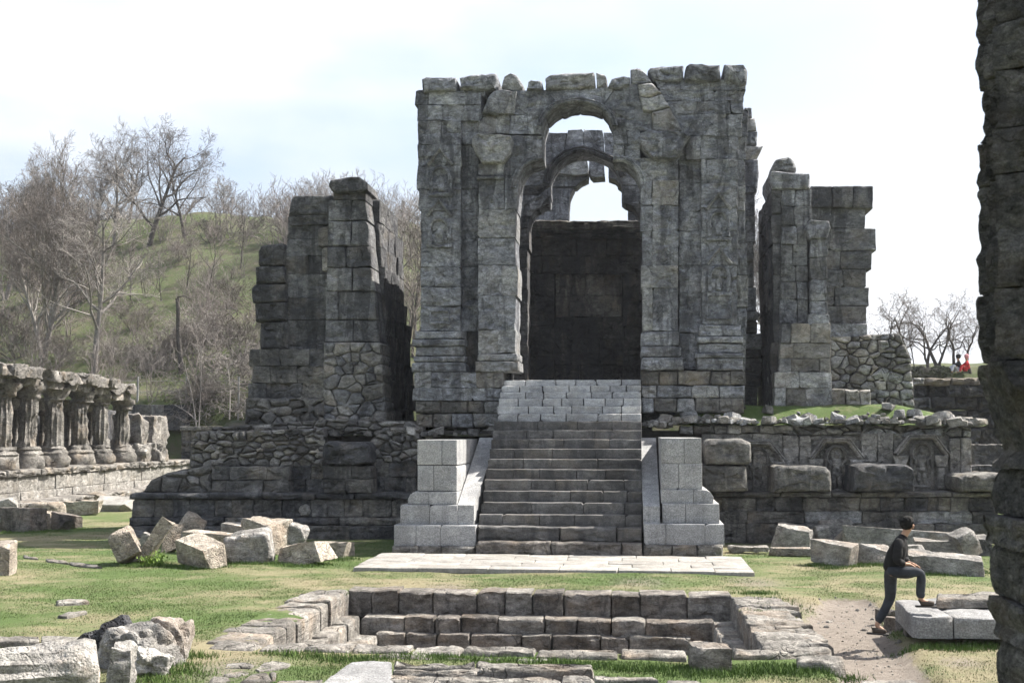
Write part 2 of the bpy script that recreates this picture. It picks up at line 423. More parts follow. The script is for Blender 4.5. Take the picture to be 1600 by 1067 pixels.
def mk_plain(name, c0, c1, scale=8, bump=0.3, rough=0.85, var=0.1, dist=0.02, jitter=True):
    m, t, b = nt(name); v = wpos(t, jitter=jitter); n = noise(t, v, scale, 6, 0.65)
    col = ramp(t, n, [(0.3, c0), (0.7, c1)])
    if var:
        oi = t.nodes.new('ShaderNodeObjectInfo'); col = mixc(t, 1.0, col, ramp(t, oi.outputs['Random'], [(0, 1 - var), (1, 1 + var)]), 'MULTIPLY')
    t.links.new(col, b.inputs['Base Color']); b.inputs['Roughness'].default_value = rough
    if bump:
        bp = N_(t, 'ShaderNodeBump', Strength=bump, Distance=dist); t.links.new(noise(t, v, scale * 2.5, 8, 0.7), bp.inputs['Height']); t.links.new(bp.outputs['Normal'], b.inputs['Normal'])
    return m
M = {}
M['grey'] = mk_stone('grey_limestone', (.115, .121, .138), (.218, .226, .246), (.34, .348, .362), stain=0.62, warm=0.14, contrast=.78, speck=.35)
M['grey_l'] = mk_stone('pale_grey_limestone', (.175, .178, .184), (.275, .278, .282), (.40, .40, .395), stain=0.35, warm=0.35, contrast=.75, speck=.35)
M['dark'] = mk_stone('blackened_shaded_limestone', (.038, .039, .043), (.082, .083, .088), (.155, .154, .152), stain=0.75, warm=0.2)  # blackened stone, also used where shade is put into the colour
M['soot'] = mk_stone('sooty_shaded_limestone', (0.016, 0.016, 0.017), (0.042, 0.041, 0.040), (0.10, 0.095, 0.088), stain=0.8, warm=0.15, lichen=.1)  # soot black, also lends its colour to a wall in shade
M['plinth'] = mk_stone('weathered_plinth_stone', (0.07, 0.068, 0.066), (0.135, 0.130, 0.122), (0.23, 0.22, 0.20), stain=0.6, warm=0.35)
M['rub'] = mk_stone('rubble_stone', (0.12, 0.118, 0.112), (0.22, 0.213, 0.20), (0.34, 0.325, 0.30), stain=0.3, warm=0.35, var=.4, crack=.2)
M['rub_d'] = mk_stone('dark_rubble_stone', (0.075, 0.074, 0.074), (0.14, 0.137, 0.132), (0.23, 0.22, 0.21), stain=0.4, warm=0.25, var=.4, crack=.2)
M['tan'] = mk_stone('tan_broken_stone', (.21, .18, .15), (.32, .283, .238), (.44, .40, .345), stain=0.2, warm=0.3, warm_col=(.42, .28, .18), stain_col=(.12, .105, .09), pit=.35, var=.18)
M['fall'] = mk_stone('grey_fallen_stone', (.14, .133, .124), (.245, .234, .219), (.37, .356, .335), stain=0.3, warm=0.35, warm_col=(.40, .30, .22), stain_col=(.07, .066, .06), pit=.12, crack=.15, var=.15)
M['rim'] = mk_stone('basin_stone', (.11, .10, .09), (.20, .188, .17), (.31, .295, .27), stain=0.3, warm=0.4, warm_col=(.36, .27, .19), stain_col=(.05, .046, .042), layered=.5, var=.18)
M['rim_d'] = mk_stone('dark_basin_stone', (0.09, 0.08, 0.072), (0.16, 0.145, 0.13), (0.27, 0.25, 0.225), stain=0.5, warm=0.35, warm_col=(.2, .14, .09), stain_col=(.03, .028, .026), var=.2)  # darker copy of the basin stone; carries the shade of the back row
M['granite'] = mk_stone('light_granite', (.24, .242, .246), (.30, .301, .302), (.36, .359, .355), stain=0.4, warm=0.12, bump=0.25, crack=0.0, speck=0.42, var=.08, stain_col=(.17, .17, .172), warm_col=(.45, .41, .36), lichen=.15, contrast=0.3)
M['slab'] = mk_stone('smooth_grey_slab', (.15, .15, .152), (.195, .195, .196), (.25, .249, .246), stain=.2, warm=.15, bump=.4, crack=.1, speck=.4, var=.06, stain_col=(.10, .10, .10), contrast=.35)
M['step_d'] = mk_stone('dark_step_stone', (.075, .072, .069), (.112, .108, .104), (.165, .16, .155), stain=0.5, warm=0.2, bump=0.35, crack=.15, var=.2, lichen=.25, contrast=0.55)
M['step_l'] = mk_stone('pale_step_stone', (.29, .294, .30), (.375, .378, .382), (.46, .46, .455), stain=0.15, warm=0.3, bump=0.35, crack=.1, var=.18, stain_col=(.2, .2, .2), warm_col=(.42, .37, .29), contrast=0.45)
M['pave'] = mk_stone('pale_paving_stone', (.21, .20, .185), (.26, .25, .233), (.31, .298, .28), stain=0.35, warm=0.15, bump=0.3, crack=.1, var=.10, stain_col=(.17, .155, .135), warm_col=(.3, .26, .21), contrast=0.35)
M['earth'] = mk_plain('bare_earth', (0.10, 0.085, 0.068), (0.20, 0.175, 0.145), 5, .8, .95, 0)
M['mortar_l'] = mk_plain('pale_joint_fill', (.06, .057, .052), (.14, .132, .12), 7, .8, .95, 0)
M['mortar'] = mk_plain('dark_joint_earth', (0.030, 0.029, 0.027), (0.07, 0.066, 0.06), 7, .8, .95, 0)
# ------------------------------------------------------------------ the temple gateway
YF = 32.0
def base_at(x, y, Y, z=None):
    p = P(x, y, Y); return (p[0], p[1], z if z is not None else p[2])
_spx = spx
def spx(parent, name, pts, Yf, depth, mat, **k):
    if parent.name == 'temple_gateway' and name == 'block': k = dict(dict(bevel=.014, gap=.0, chip=.28, rough=.034), **k)
    return _spx(parent, name, pts, Yf, depth, mat, **k)
gate = thing('temple_gateway', 'tall grey stone gateway with a trefoil arch at the head of the stairs', 'gateway', base_at(908, 640, YF + .6, 3.0))
def xl1(y):
    if y >= 300: return 806
    if y >= 249: return 806 + 41 * (1 - math.sqrt(max(0, 1 - ((300 - y) / 51.0) ** 2)))
    if y >= 203: return 847
    return 902 - 55 * math.sqrt(max(0, 1 - ((203 - max(y, 160)) / 43.0) ** 2))
def xr1(y):
    if y >= 292: return 1001
    if y >= 249: return 1001 - 43 * (1 - math.sqrt(max(0, 1 - ((292 - y) / 43.0) ** 2)))
    if y >= 203: return 958
    return 902 + 55 * math.sqrt(max(0, 1 - ((203 - max(y, 160)) / 43.0) ** 2))
G = M['grey']; DEP = 1.35
# left outer pilaster, its recess and the inner pilaster
ysA = [189, 226, 259, 296, 329, 363, 417, 448, 478, 517]
ashlar(gate, 'block', ysA, 655, 720, YF - .12, DEP, G, w=(200, 210), seed=3, jl=4, joints=[[690], None, [688], None, None, None, [680], None, None])
ashlar(gate, 'block', ysA, 720, 747, YF + .16, DEP - .2, G, w=(200, 210), seed=4)
ashlar(gate, 'block', [278, 327, 372, 414, 462, 515, 552], 747, xl1, YF - .26, DEP, [G, M['grey_l']], w=(200, 210), seed=5, jr=2, joints=[[788], None, None, [783], None, [778]])
# moulded bases on the left
for (a, b, e, pr) in ((517, 530, 4, .20), (530, 541, 9, .30), (541, 556, 3, .22), (556, 566, 7, .28), (566, 581, 10, .32)):
    spx(gate, 'base_moulding', [(652 - e, a), (724 + e * .4, a), (724 + e * .4, b), (652 - e, b)], YF - pr, DEP, G, bevel=.05, seed=a)
for (a, b, e, pr) in ((552, 564, 2, .34), (564, 581, 5, .42)):
    spx(gate, 'base_moulding', [(747 - e, a), (808 + e * .4, a), (808 + e * .4, b), (747 - e, b)], YF - pr, DEP, M['grey_l'], bevel=.05, seed=a)
spx(gate, 'block', [(720, 517), (748, 517), (748, 581), (720, 581)], YF + .2, DEP, M['dark'])
ashlar(gate, 'block', [581, 606, 626], 647, 786, YF - .34, DEP + .3, [G, M['grey_l'], M['plinth']], w=(40, 75), seed=9, jl=3)
ashlar(gate, 'block', [626, 646, 668], 648, 784, YF - .30, DEP + .2, [M['grey_l'], M['plinth'], G], w=(22, 50), seed=10, jl=3, bevel=.06)
# capital of the left inner pilaster
spx(gate, 'capital', [(737, 212), (745, 208), (796, 210), (800, 216), (797, 236), (786, 254), (752, 254), (742, 238), (735, 226)], YF - .55, DEP + .3, M['grey_l'], bevel=.06, rough=.04, res=.1)
spx(gate, 'capital_neck', [(747, 254), (788, 254), (787, 274), (747, 274)], YF - .3, DEP, G)
spx(gate, 'capital_ring', [(744, 274), (789, 274), (789, 280), (744, 280)], YF - .36, DEP, G, bevel=.03, res=.1)
ashlar(gate, 'block', [212, 254, 278], 788, xl1, YF - .16, DEP, G, w=(200, 300), seed=11, n=6)
spx(gate, 'block', [(722, 189), (747, 189), (747, 212), (738, 226), (722, 226)], YF + .05, DEP, G)
# spandrels left of the crown
ashlar(gate, 'block', [144, 164, 189], 649, 752, YF - .05, DEP + .1, G, w=(34, 62), seed=12, jl=5)
spx(gate, 'block', [(752, 189), (756, 182), (776, 177), (774, 209), (747, 211), (747, 189)], YF - .08, DEP, M['grey_l'])
spx(gate, 'block', [(774, 178), (797, 180), (795, 209), (774, 209)], YF - .1, DEP, M['grey_l'])
spx(gate, 'block', [(797, 180), (848, 180), (853, 184), (849, 196), (847, 209), (795, 210)], YF - .1, DEP, G, freq=3)
spx(gate, 'block', [(800, 142), (854, 142), (866, 155), (874, 166), (862, 174), (854, 181), (798, 179)], YF - .08, DEP, G, freq=3)
spx(gate, 'raking_stone', [(752, 176), (768, 143), (782, 139), (800, 142), (786, 178)], YF - .3, DEP, G, rough=.035, bevel=.06)
spx(gate, 'raking_stone', [(786, 178), (800, 142), (807, 142), (802, 178)], YF - .22, DEP, M['grey_l'], rough=.03)
spx(gate, 'block', [(854, 142), (905, 141), (905, 160), (890, 162), (874, 168), (864, 158)], YF - .06, DEP, G)
spx(gate, 'block', [(905, 141), (942, 136), (962, 138), (940, 167), (922, 161), (905, 160)], YF - .06, DEP, G)
# crown right and right spandrel
spx(gate, 'block', [(962, 138), (986, 131), (996, 131), (1003, 172), (958, 173), (950, 178), (940, 167)], YF - .08, DEP, G, freq=3)
spx(gate, 'block', [(958, 173), (1003, 172), (1018, 174), (1018, 204), (958, 204), (956, 190), (950, 179)], YF - .1, DEP, G, rough=.035)
ashlar(gate, 'block', [204, 226, 249], xr1, 1000, YF - .1, DEP, G, w=(24, 40), seed=15)
ashlar(gate, 'block', [249, 270, 292], xr1, 1006, YF - .1, DEP, G, w=(60, 70), seed=16, n=6)
for q in ([(996, 131), (1019, 128), (1035, 145), (1014, 152), (1000, 150)], [(1000, 150), (1014, 152), (1034, 146), (1048, 166), (1018, 174), (1003, 172)],
          [(1018, 174), (1047, 167), (1068, 205), (1040, 206), (1020, 204)]):
    spx(gate, 'raking_stone', q, YF - .34, DEP, M['grey_l'], rough=.035, bevel=.07)
ashlar(gate, 'block', [125, 142, 158, 178], lambda y: 1022 + (y - 125) * .52, 1164, YF - .02, DEP + .1, G, w=(34, 58), seed=18, jr=5)
ashlar(gate, 'block', [178, 213], lambda y: 1050 + (y - 178) * .5, 1158, YF - .04, DEP, G, w=(34, 46), seed=19, jr=4, rough=.035)
ashlar(gate, 'block', [213, 249], 1072, 1153, YF - .02, DEP, G, w=(30, 44), seed=20, jr=3)
# right inner pilaster
spx(gate, 'block', [(1050, 206), (1086, 210), (1086, 250), (1050, 250)], YF + .12, DEP - .2, G)
spx(gate, 'capital', [(1000, 206), (1014, 202), (1060, 204), (1074, 206), (1080, 212), (1072, 222), (1062, 240), (1056, 247), (1020, 247), (1008, 236), (998, 222)], YF - .55, DEP + .3, G, bevel=.06, rough=.045, res=.1)
ashlar(gate, 'block', [247, 282, 321, 361, 415, 450, 517], lambda y: max(1002, xr1(y)) if y < 300 else 1002, 1060, YF - .26, DEP, [G, G, M['grey_l']], w=(200, 300), seed=21, jl=2, joints=[None, [1018], [1020], [1018], None, [1020]])
for (a, b, e, pr) in ((517, 541, 2, .3), (541, 558, 5, .37), (558, 578, 8, .44)):
    spx(gate, 'base_moulding', [(1002, a), (1060 + e, a), (1060 + e, b), (1000, b)], YF - pr, DEP, G, bevel=.05, seed=a)
ashlar(gate, 'block', [247, 286, 330, 361, 415, 457, 520, 578], 1061, 1096, YF + .16, DEP - .2, G, w=(200, 300), seed=22)
ashlar(gate, 'block', [249, 285, 324, 361, 415, 457, 507], 1096, 1152, YF - .12, DEP, G, w=(200, 300), seed=23, jr=1.5, joints=[[1104], None, [1106], None, [1108], None])
for (a, b, e, pr) in ((507, 526, 4, .2), (526, 536, 8, .3), (536, 551, 5, .24), (551, 559, 10, .36), (559, 579, 7, .30)):
    spx(gate, 'base_moulding', [(1096 - e, a), (1154 + e, a), (1154 + e, b), (1096 - e, b)], YF - pr, DEP, G, bevel=.05, seed=a)
ashlar(gate, 'block', [579, 602, 622, 645], 1002, 1164, YF - .30, DEP + .3, [G, M['plinth'], M['grey_l']], w=(26, 60), seed=24, jr=2, bevel=.06)
ashlar(gate, 'block', [170, 213, 250, 290, 330, 380, 430, 480, 530, 580, 640], 1150, 1166, YF + .35, DEP, [M['grey_l'], G], w=(200, 300), seed=25, jr=3)
for xa_, xb_, yt in ((668, 800, 200), (1008, 1146, 215)):             # wall core closing the joints
    a_, b_ = P(xa_, 640, YF + .6), P(xb_, yt, YF + .6); v, f = boxv(a_[0], b_[0], YF + .42, YF + 1.05, 3.0, b_[2]); mesh_obj('wall_core', v, f, M['dark'], gate, None)
# loose cap stones
CAPS = [[(657, 124), (664, 120), (712, 119), (714, 122), (712, 142), (658, 144)], [(716, 121), (740, 115), (776, 113), (779, 124), (775, 138), (745, 141), (717, 140)],
        [(783, 136), (787, 118), (797, 112), (808, 115), (819, 133), (818, 142), (786, 140)], [(822, 140), (826, 124), (846, 124), (849, 141)],
        [(852, 141), (851, 122), (860, 115), (928, 112), (930, 136), (905, 140)], [(930, 113), (945, 117), (948, 128), (940, 134), (931, 136)],
        [(950, 135), (955, 124), (975, 118), (985, 120), (985, 131), (962, 138)], [(986, 131), (985, 108), (997, 104), (1010, 112), (1020, 128), (1000, 131)],
        [(1012, 108), (1016, 103), (1040, 103), (1068, 102), (1069, 122), (1060, 127), (1021, 125)], [(1070, 124), (1071, 103), (1078, 99), (1126, 99), (1128, 125), (1100, 127)],
        [(1131, 126), (1132, 100), (1164, 100), (1170, 108), (1168, 130), (1158, 136), (1140, 127)]]
for i, q in enumerate(CAPS): spx(gate, 'cap_stone', q, YF - .22 + (i % 3) * .06, 1.5, M['grey_l'] if i in (4, 5, 2) else G, rough=.045, bevel=.09, res=.11, seed=i)
for i, x in enumerate((648, 676, 700, 730)):       # packing stones under the caps
    spx(gate, 'packing_stone', [(x, 141 + i % 2), (x + 26, 140), (x + 28, 150), (x + 2, 152)], YF - .02, 1.0, G, rough=.05, bevel=.06, res=.1, seed=40 + i)
# archivolts and carved niches
arc = [(xl1(y), y) for y in range(296, 250, -5)] + [(845, 248)]
mould(gate, 'arch_moulding', [(x - 4, y - 2) for x, y in arc], 9, YF - .28, .10, G)
arc = [(xl1(y) - 4, y - 3) for y in (200, 190, 180, 172, 166)] + [(880, 160), (890, 158), (902, 156.5), (914, 158), (924, 160)] + [(xr1(y) + 4, y - 3) for y in (166, 172, 180, 190, 200)]
mould(gate, 'arch_moulding', arc, 9, YF - .16, .10, G)
mould(gate, 'arch_moulding', [(959, 248)] + [(xr1(y) + 4, y - 2) for y in range(251, 292, 5)], 9, YF - .2, .10, G)
for cx_, top in ((688, 233), (686, 313), (1123, 302), (1124, 388)):
    Yn = YF - .14
    mould(gate, 'niche_gable', [(cx_ - 19, top + 25), (cx_, top), (cx_ + 19, top + 25)], 5, Yn, .09, M['grey_l'])
    mould(gate, 'niche_arch', [(cx_ - 15 * math.cos(a), top + 46 - 17 * math.sin(a)) for a in np.linspace(-.5, math.pi + .5, 13)], 5, Yn, .08, G)
    for s in (-1, 1): spx(gate, 'niche_colonnette', [(cx_ + s * 15 - 3, top + 42), (cx_ + s * 15 + 3, top + 42), (cx_ + s * 15 + 3, top + 68), (cx_ + s * 15 - 3, top + 68)], Yn - .07, .1, G, res=.1, bevel=.02)
    spx(gate, 'niche_sill', [(cx_ - 21, top + 68), (cx_ + 21, top + 68), (cx_ + 19, top + 74), (cx_ - 19, top + 74)], Yn - .06, .1, G, res=.1, bevel=.02)
    spx(gate, 'niche_figure', [(cx_ - 5, top + 66), (cx_ - 7, top + 52), (cx_ - 3, top + 46), (cx_, top + 39), (cx_ + 4, top + 46), (cx_ + 7, top + 54), (cx_ + 5, top + 66)], Yn - .05, .1, G, res=.08, bevel=.05, rough=.03)
for x0, y0, x1, y1 in ((672, 486, 702, 505), (1104, 432, 1142, 498)):
    mould(gate, 'panel_frame', [(x0, y1), (x0, y0), (x1, y0), (x1, y1), (x0, y1)], 4, YF - .13, .05, G)

# ------------------------------------------------------------------ inner arches and the dark screen wall
Y2 = 36.5
inner = thing('inner_arch_wall', 'second trefoil arch of broken stone seen through the gateway opening', 'arch', base_at(908, 600, Y2 + .5, 3.0))
def xl2(y):
    if y >= 356: return 826
    if y >= 320: return 826 + 30 * (1 - math.sqrt(max(0, 1 - ((356 - y) / 36.0) ** 2)))
    if y >= 290: return 859
    return 910 - 51 * math.sqrt(max(0, 1 - ((290 - max(y, 240)) / 50.5) ** 2))
def xr2(y):
    if y >= 345: return 1003
    if y >= 318: return 977 + 26 * math.sqrt(max(0, (y - 318) / 27.0))
    if y >= 290: return 971
    return 916 + 54 * math.sqrt(max(0, 1 - ((290 - max(y, 240)) / 50.5) ** 2))
ashlar(inner, 'block', [240, 258, 274, 290], 796, xl2, Y2, 1.1, G, w=(26, 44), seed=31, n=6)
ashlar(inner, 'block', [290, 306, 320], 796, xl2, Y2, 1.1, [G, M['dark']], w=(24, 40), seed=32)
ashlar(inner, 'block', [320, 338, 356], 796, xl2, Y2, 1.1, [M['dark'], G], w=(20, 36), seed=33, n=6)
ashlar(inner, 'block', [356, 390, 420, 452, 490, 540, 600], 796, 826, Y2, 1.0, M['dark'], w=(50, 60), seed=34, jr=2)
for q in ([(845, 207), (886, 207), (880, 244), (846, 242)], [(887, 203), (912, 202), (911, 240), (896, 240), (880, 246)], [(912, 202), (942, 203), (945, 247), (925, 241), (911, 240)], [(943, 207), (968, 208), (970, 258), (958, 252), (946, 247)]):
    spx(inner, 'voussoir', q, Y2, 1.1, G, rough=.035)
ashlar(inner, 'block', [240, 264, 290, 318], xr2, 1040, Y2, 1.1, G, w=(30, 40), seed=36, n=6)
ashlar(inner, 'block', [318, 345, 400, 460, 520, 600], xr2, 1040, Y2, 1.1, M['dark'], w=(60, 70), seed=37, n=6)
arc2 = [(xl2(y) - 5, y - 3) for y in (290, 280, 270, 262, 254, 248)] + [(884, 240), (897, 235), (910, 233), (925, 236), (940, 242)] + [(xr2(y) + 5, y - 4) for y in (254, 262, 270, 280)]
mould(inner, 'arch_moulding', arc2, 11, Y2 - .02, .12, M['dark'])
spx(inner, 'impost', [(826, 318), (858, 292), (860, 306), (842, 326), (828, 328)], Y2 - .2, 1.2, G, rough=.03)
Y3 = 42.0
third = thing('sanctum_arch', 'farthest small round arch with a missing keystone and open sky behind', 'arch', base_at(930, 600, Y3 + .5, 3.0))
def xl3(y): return 889 + (0 if y >= 318 else 40 * (1 - math.sqrt(max(0, 1 - ((318 - y) / 41.0) ** 2))))
def xr3(y): return 981 - (0 if y >= 322 else 44 * (1 - math.sqrt(max(0, 1 - ((322 - y) / 45.5) ** 2))))
spx(third, 'block', [(858, 252), (880, 247), (912, 249), (918, 252), (919, 271), (903, 273), (858, 270)], Y3 - .3, 1.2, M['grey_l'], rough=.035)
spx(third, 'block', [(836, 272), (860, 270), (902, 273), (919, 274), (919, 279), (908, 284), (900, 291), (860, 293), (836, 293)], Y3, 1.0, G)
ashlar(third, 'block', [293, 318, 346, 400, 480, 600], 826, xl3, Y3, 1.0, G, w=(34, 50), seed=41, n=6)
spx(third, 'block', [(920, 249), (944, 248), (945, 276), (926, 277), (920, 271)], Y3, 1.0, G)
spx(third, 'block', [(950, 250), (975, 252), (990, 286), (968, 288), (961, 281), (951, 277)], Y3 - .1, 1.0, M['dark'])
ashlar(third, 'block', [287, 310, 336, 400, 480, 600], xr3, 1030, Y3, 1.0, M['dark'], w=(60, 70), seed=42, n=5)
YS = 38.6
screen = thing('screen_wall', 'soot blackened wall closing the lower part of the gateway opening', 'wall', base_at(912, 600, YS + .4, 3.0))
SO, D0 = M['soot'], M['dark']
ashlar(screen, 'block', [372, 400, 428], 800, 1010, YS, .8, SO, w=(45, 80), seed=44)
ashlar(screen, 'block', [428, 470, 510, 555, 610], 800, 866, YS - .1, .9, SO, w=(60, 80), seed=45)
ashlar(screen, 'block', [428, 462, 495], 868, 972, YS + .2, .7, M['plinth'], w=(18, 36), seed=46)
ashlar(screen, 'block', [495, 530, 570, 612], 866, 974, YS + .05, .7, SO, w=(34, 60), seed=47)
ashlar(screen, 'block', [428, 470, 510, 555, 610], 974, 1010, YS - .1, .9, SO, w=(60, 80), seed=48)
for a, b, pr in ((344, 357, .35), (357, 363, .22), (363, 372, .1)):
    spx(screen, 'cornice', [(818, a), (1008, a), (1008, b), (820, b)], YS - pr * 1.4, 1.0 + pr, M['plinth'] if a < 350 else D0, rough=.06, bevel=.05, res=.12)  # top course in paler stone, its sunlit edge put into the colour
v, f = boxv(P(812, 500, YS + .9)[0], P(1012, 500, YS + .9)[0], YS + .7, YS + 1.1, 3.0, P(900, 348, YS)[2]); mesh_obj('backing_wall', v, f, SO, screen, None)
# side walls of the chamber
side = thing('chamber_side_walls', 'dark ashlar side walls joining the gateway to its inner arches', 'wall', (-1.4, 37, 3.0))
rs = random.Random(5)
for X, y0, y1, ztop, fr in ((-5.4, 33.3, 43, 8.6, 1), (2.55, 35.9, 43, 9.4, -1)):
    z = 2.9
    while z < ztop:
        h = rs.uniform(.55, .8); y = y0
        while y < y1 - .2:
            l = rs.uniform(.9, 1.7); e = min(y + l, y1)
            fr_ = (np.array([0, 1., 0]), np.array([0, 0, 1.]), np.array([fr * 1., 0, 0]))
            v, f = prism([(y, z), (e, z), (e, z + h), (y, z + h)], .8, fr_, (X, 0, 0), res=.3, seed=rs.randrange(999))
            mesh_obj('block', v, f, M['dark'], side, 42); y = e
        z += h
# broken side pier behind the right corner
pier = thing('broken_side_pier', 'slender broken pier with column fragments behind the right corner of the gateway', 'pier', base_at(1176, 640, 35.2, 3.0))
for i, q in enumerate(([(1163, 168), (1175, 166), (1176, 184), (1164, 186)], [(1164, 186), (1181, 184), (1183, 204), (1164, 206)], [(1164, 206), (1184, 205), (1183, 226), (1164, 227)],
        [(1163, 228), (1193, 227), (1186, 240), (1170, 250), (1163, 250)], [(1163, 250), (1186, 248), (1187, 275), (1182, 300), (1163, 302)])):
    spx(pier, 'block', q, 35.0, 1.0, M['grey_l'] if i % 2 else G, rough=.04, bevel=.07, res=.1)
ashlar(pier, 'block', [302, 338, 378, 410, 448, 486], 1164, 1180, 35.1, .9, [M['grey_l'], G], w=(90, 99), seed=51, jr=2)
spx(pier, 'column_base', [(1166, 487), (1186, 486), (1189, 492), (1184, 499), (1168, 500)], 34.8, 1.0, M['grey_l'], bevel=.06, res=.1)
ashlar(pier, 'block', [500, 520, 545, 560, 582, 604, 645], 1160, 1188, 35.0, 1.0, [M['grey_l'], M['plinth']], w=(60, 99), seed=52, jr=4, rough=.03, bevel=.06)

# ------------------------------------------------------------------ the two wings
D = M['dark']
TW = mk_stone('streaked_tower_stone', (.085, .087, .093), (.165, .168, .175), (.27, .27, .268), stain=.65, warm=.2)
TW2 = mk_stone('dark_tower_stone', (.06, .061, .066), (.12, .122, .128), (.21, .21, .208), stain=.7, warm=.2)
lw = thing('ruined_wing_tower', 'dark leaning tower of stone blocks left of the gateway', 'tower', base_at(520, 660, 33.5, 2.9))
YL = 32.7
ashlar(lw, 'block', [312, 345, 385, 418, 455, 500, 535], lambda y: 513 - (y - 312) * .03, lambda y: 571 + (y - 312) * .10, YL, 1.2, [TW, TW, TW2], w=(34, 50), seed=61, bevel=.05)
spx(lw, 'cornice', [(511, 290), (515, 281), (545, 275), (560, 275), (572, 283), (572, 297), (525, 302), (516, 298)], YL - .3, 1.6, D, rough=.03, bevel=.08)
spx(lw, 'block', [(520, 302), (572, 297), (572, 313), (520, 312)], YL - .05, 1.4, D)
rubble(lw, 'stone', [(505, 535), (594, 535), (604, 662), (505, 662)], 21, 16, YL - .15, 1.2, [TW, M['rub'], TW], seed=62, bulge=.01, gap=.005, dY=.03, fill=M['rub'])
# inner flank, going back, cut in courses; its shade put into the dark stone
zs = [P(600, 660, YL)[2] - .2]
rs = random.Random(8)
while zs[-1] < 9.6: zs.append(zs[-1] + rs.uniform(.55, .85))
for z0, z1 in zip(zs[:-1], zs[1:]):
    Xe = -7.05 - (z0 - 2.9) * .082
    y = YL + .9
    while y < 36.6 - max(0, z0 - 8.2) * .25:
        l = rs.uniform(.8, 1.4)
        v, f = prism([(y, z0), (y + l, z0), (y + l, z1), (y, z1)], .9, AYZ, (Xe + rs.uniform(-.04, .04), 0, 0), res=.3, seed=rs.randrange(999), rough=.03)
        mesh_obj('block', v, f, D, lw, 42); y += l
# recessed middle layer
ashlar(lw, 'block', [338, 374, 400, 428, 466, 500, 540, 580], lambda y: 450 - (0 if y < 372 else 4), 515, YL + .55, 1.6, [D, D, TW2], w=(60, 80), seed=64, jl=2)
spx(lw, 'roof_block', [(449, 336), (454, 308), (462, 305), (516, 304), (518, 312), (518, 337)], YL + .4, 2.0, D, bevel=.08)
spx(lw, 'cornice', [(451, 337), (518, 336), (518, 350), (452, 352)], YL + .45, 1.8, D)
spx(lw, 'block', [(496, 356), (519, 352), (519, 385), (497, 384)], YL + .2, 1.0, M['plinth'])
spx(lw, 'half_column', [(502, 386), (520, 385), (520, 422), (504, 424)], YL + .05, 1.0, M['rub'])
# stack at the far left
for i, q in enumerate(([(402, 392), (408, 383), (440, 379), (445, 386), (444, 414), (403, 416)], [(399, 416), (444, 415), (445, 441), (398, 443)], [(391, 448), (398, 443), (447, 443), (447, 471), (394, 473)],
        [(396, 473), (447, 472), (448, 500), (398, 503)], [(404, 504), (448, 501), (450, 545), (406, 546)])):
    spx(lw, 'block', q, YL + .35, 1.5, D, rough=.035, bevel=.08, seed=i + 80)
ashlar(lw, 'block', [545, 572, 598, 625], lambda y: 392 - (y - 545) * .06, 506, YL + .12, 1.6, [M['rub_d'], D, M['plinth']], w=(34, 58), seed=66, jl=3, rough=.03)
rubble(lw, 'stone', [(384, 622), (508, 622), (508, 668), (382, 668)], 22, 14, YL - .1, 1.2, [M['rub_d'], M['rub']], seed=67)

rw = thing('ruined_wing_wall', 'grey stone pier and stepped wall standing right of the gateway', 'tower', base_at(1290, 640, 33.5, 3.2))
YR = 32.9
spx(rw, 'cap_stone', [(1206, 262), (1213, 248), (1232, 244), (1244, 256), (1245, 268), (1208, 268)], YR + .2, 1.3, M['grey_l'], rough=.06, bevel=.12, res=.1)
spx(rw, 'cornice', [(1203, 272), (1206, 267), (1266, 270), (1268, 296), (1208, 296), (1203, 284)], YR - .1, 1.8, G, bevel=.07)
ashlar(rw, 'block', [296, 322, 352, 382, 415, 440, 468, 505, 530], lambda y: 1222 + (y - 296) * -.02, lambda y: 1268 if y < 341 else 1262, YR, 1.4, [TW, TW, G], w=(26, 44), seed=71, dY=.02)
spx(rw, 'capital', [(1258, 356), (1266, 342), (1296, 346), (1299, 356), (1292, 374), (1266, 374)], YR - .3, 1.2, G, bevel=.06, rough=.035)
ashlar(rw, 'block', [374, 402, 437, 470, 490], 1266, 1293, YR - .2, 1.2, [TW, G], w=(40, 50), seed=72)
ashlar(rw, 'block', [490, 508], 1262, 1296, YR - .26, 1.2, G, w=(60, 70), seed=73)
ashlar(rw, 'block', [505, 536, 560, 581], lambda y: 1222 - (y - 505) * .08, lambda y: 1297 + (y - 505) * .02, YR - .3, 1.6, [M['rub'], TW], w=(24, 46), seed=74, rough=.03)
ashlar(rw, 'block', [581, 606, 640], 1210, lambda y: 1299 + (y - 581) * .08, YR - .4, 1.7, [M['rub'], M['grey_l']], w=(28, 50), seed=75, jr=2)
for i, (y0, y1) in enumerate(zip([296, 335, 380, 430, 480, 535], [335, 380, 430, 480, 535, 640])):   # outer flank facing left, shade put into its dark stone
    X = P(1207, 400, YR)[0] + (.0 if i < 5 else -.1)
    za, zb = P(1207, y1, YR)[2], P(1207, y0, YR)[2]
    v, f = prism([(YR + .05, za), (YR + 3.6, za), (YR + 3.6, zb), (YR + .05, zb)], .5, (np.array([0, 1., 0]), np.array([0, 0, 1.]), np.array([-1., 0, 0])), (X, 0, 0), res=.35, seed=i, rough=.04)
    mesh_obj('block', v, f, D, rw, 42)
YB = YR + 1.6
ashlar(rw, 'block', [290, 325], 1268, 1365, YB - .15, 1.2, TW2, w=(34, 52), seed=76, joints=[[1301, 1334]], bevel=.06)
for (a, b, r) in ((325, 357, 1352), (357, 391, 1369), (391, 421, 1362), (421, 449, 1353), (449, 478, 1358), (478, 518, 1354)):
    ashlar(rw, 'block', [a, b], 1262, r, YB, 1.2, [TW, TW2, TW], w=(46, 74), seed=a)
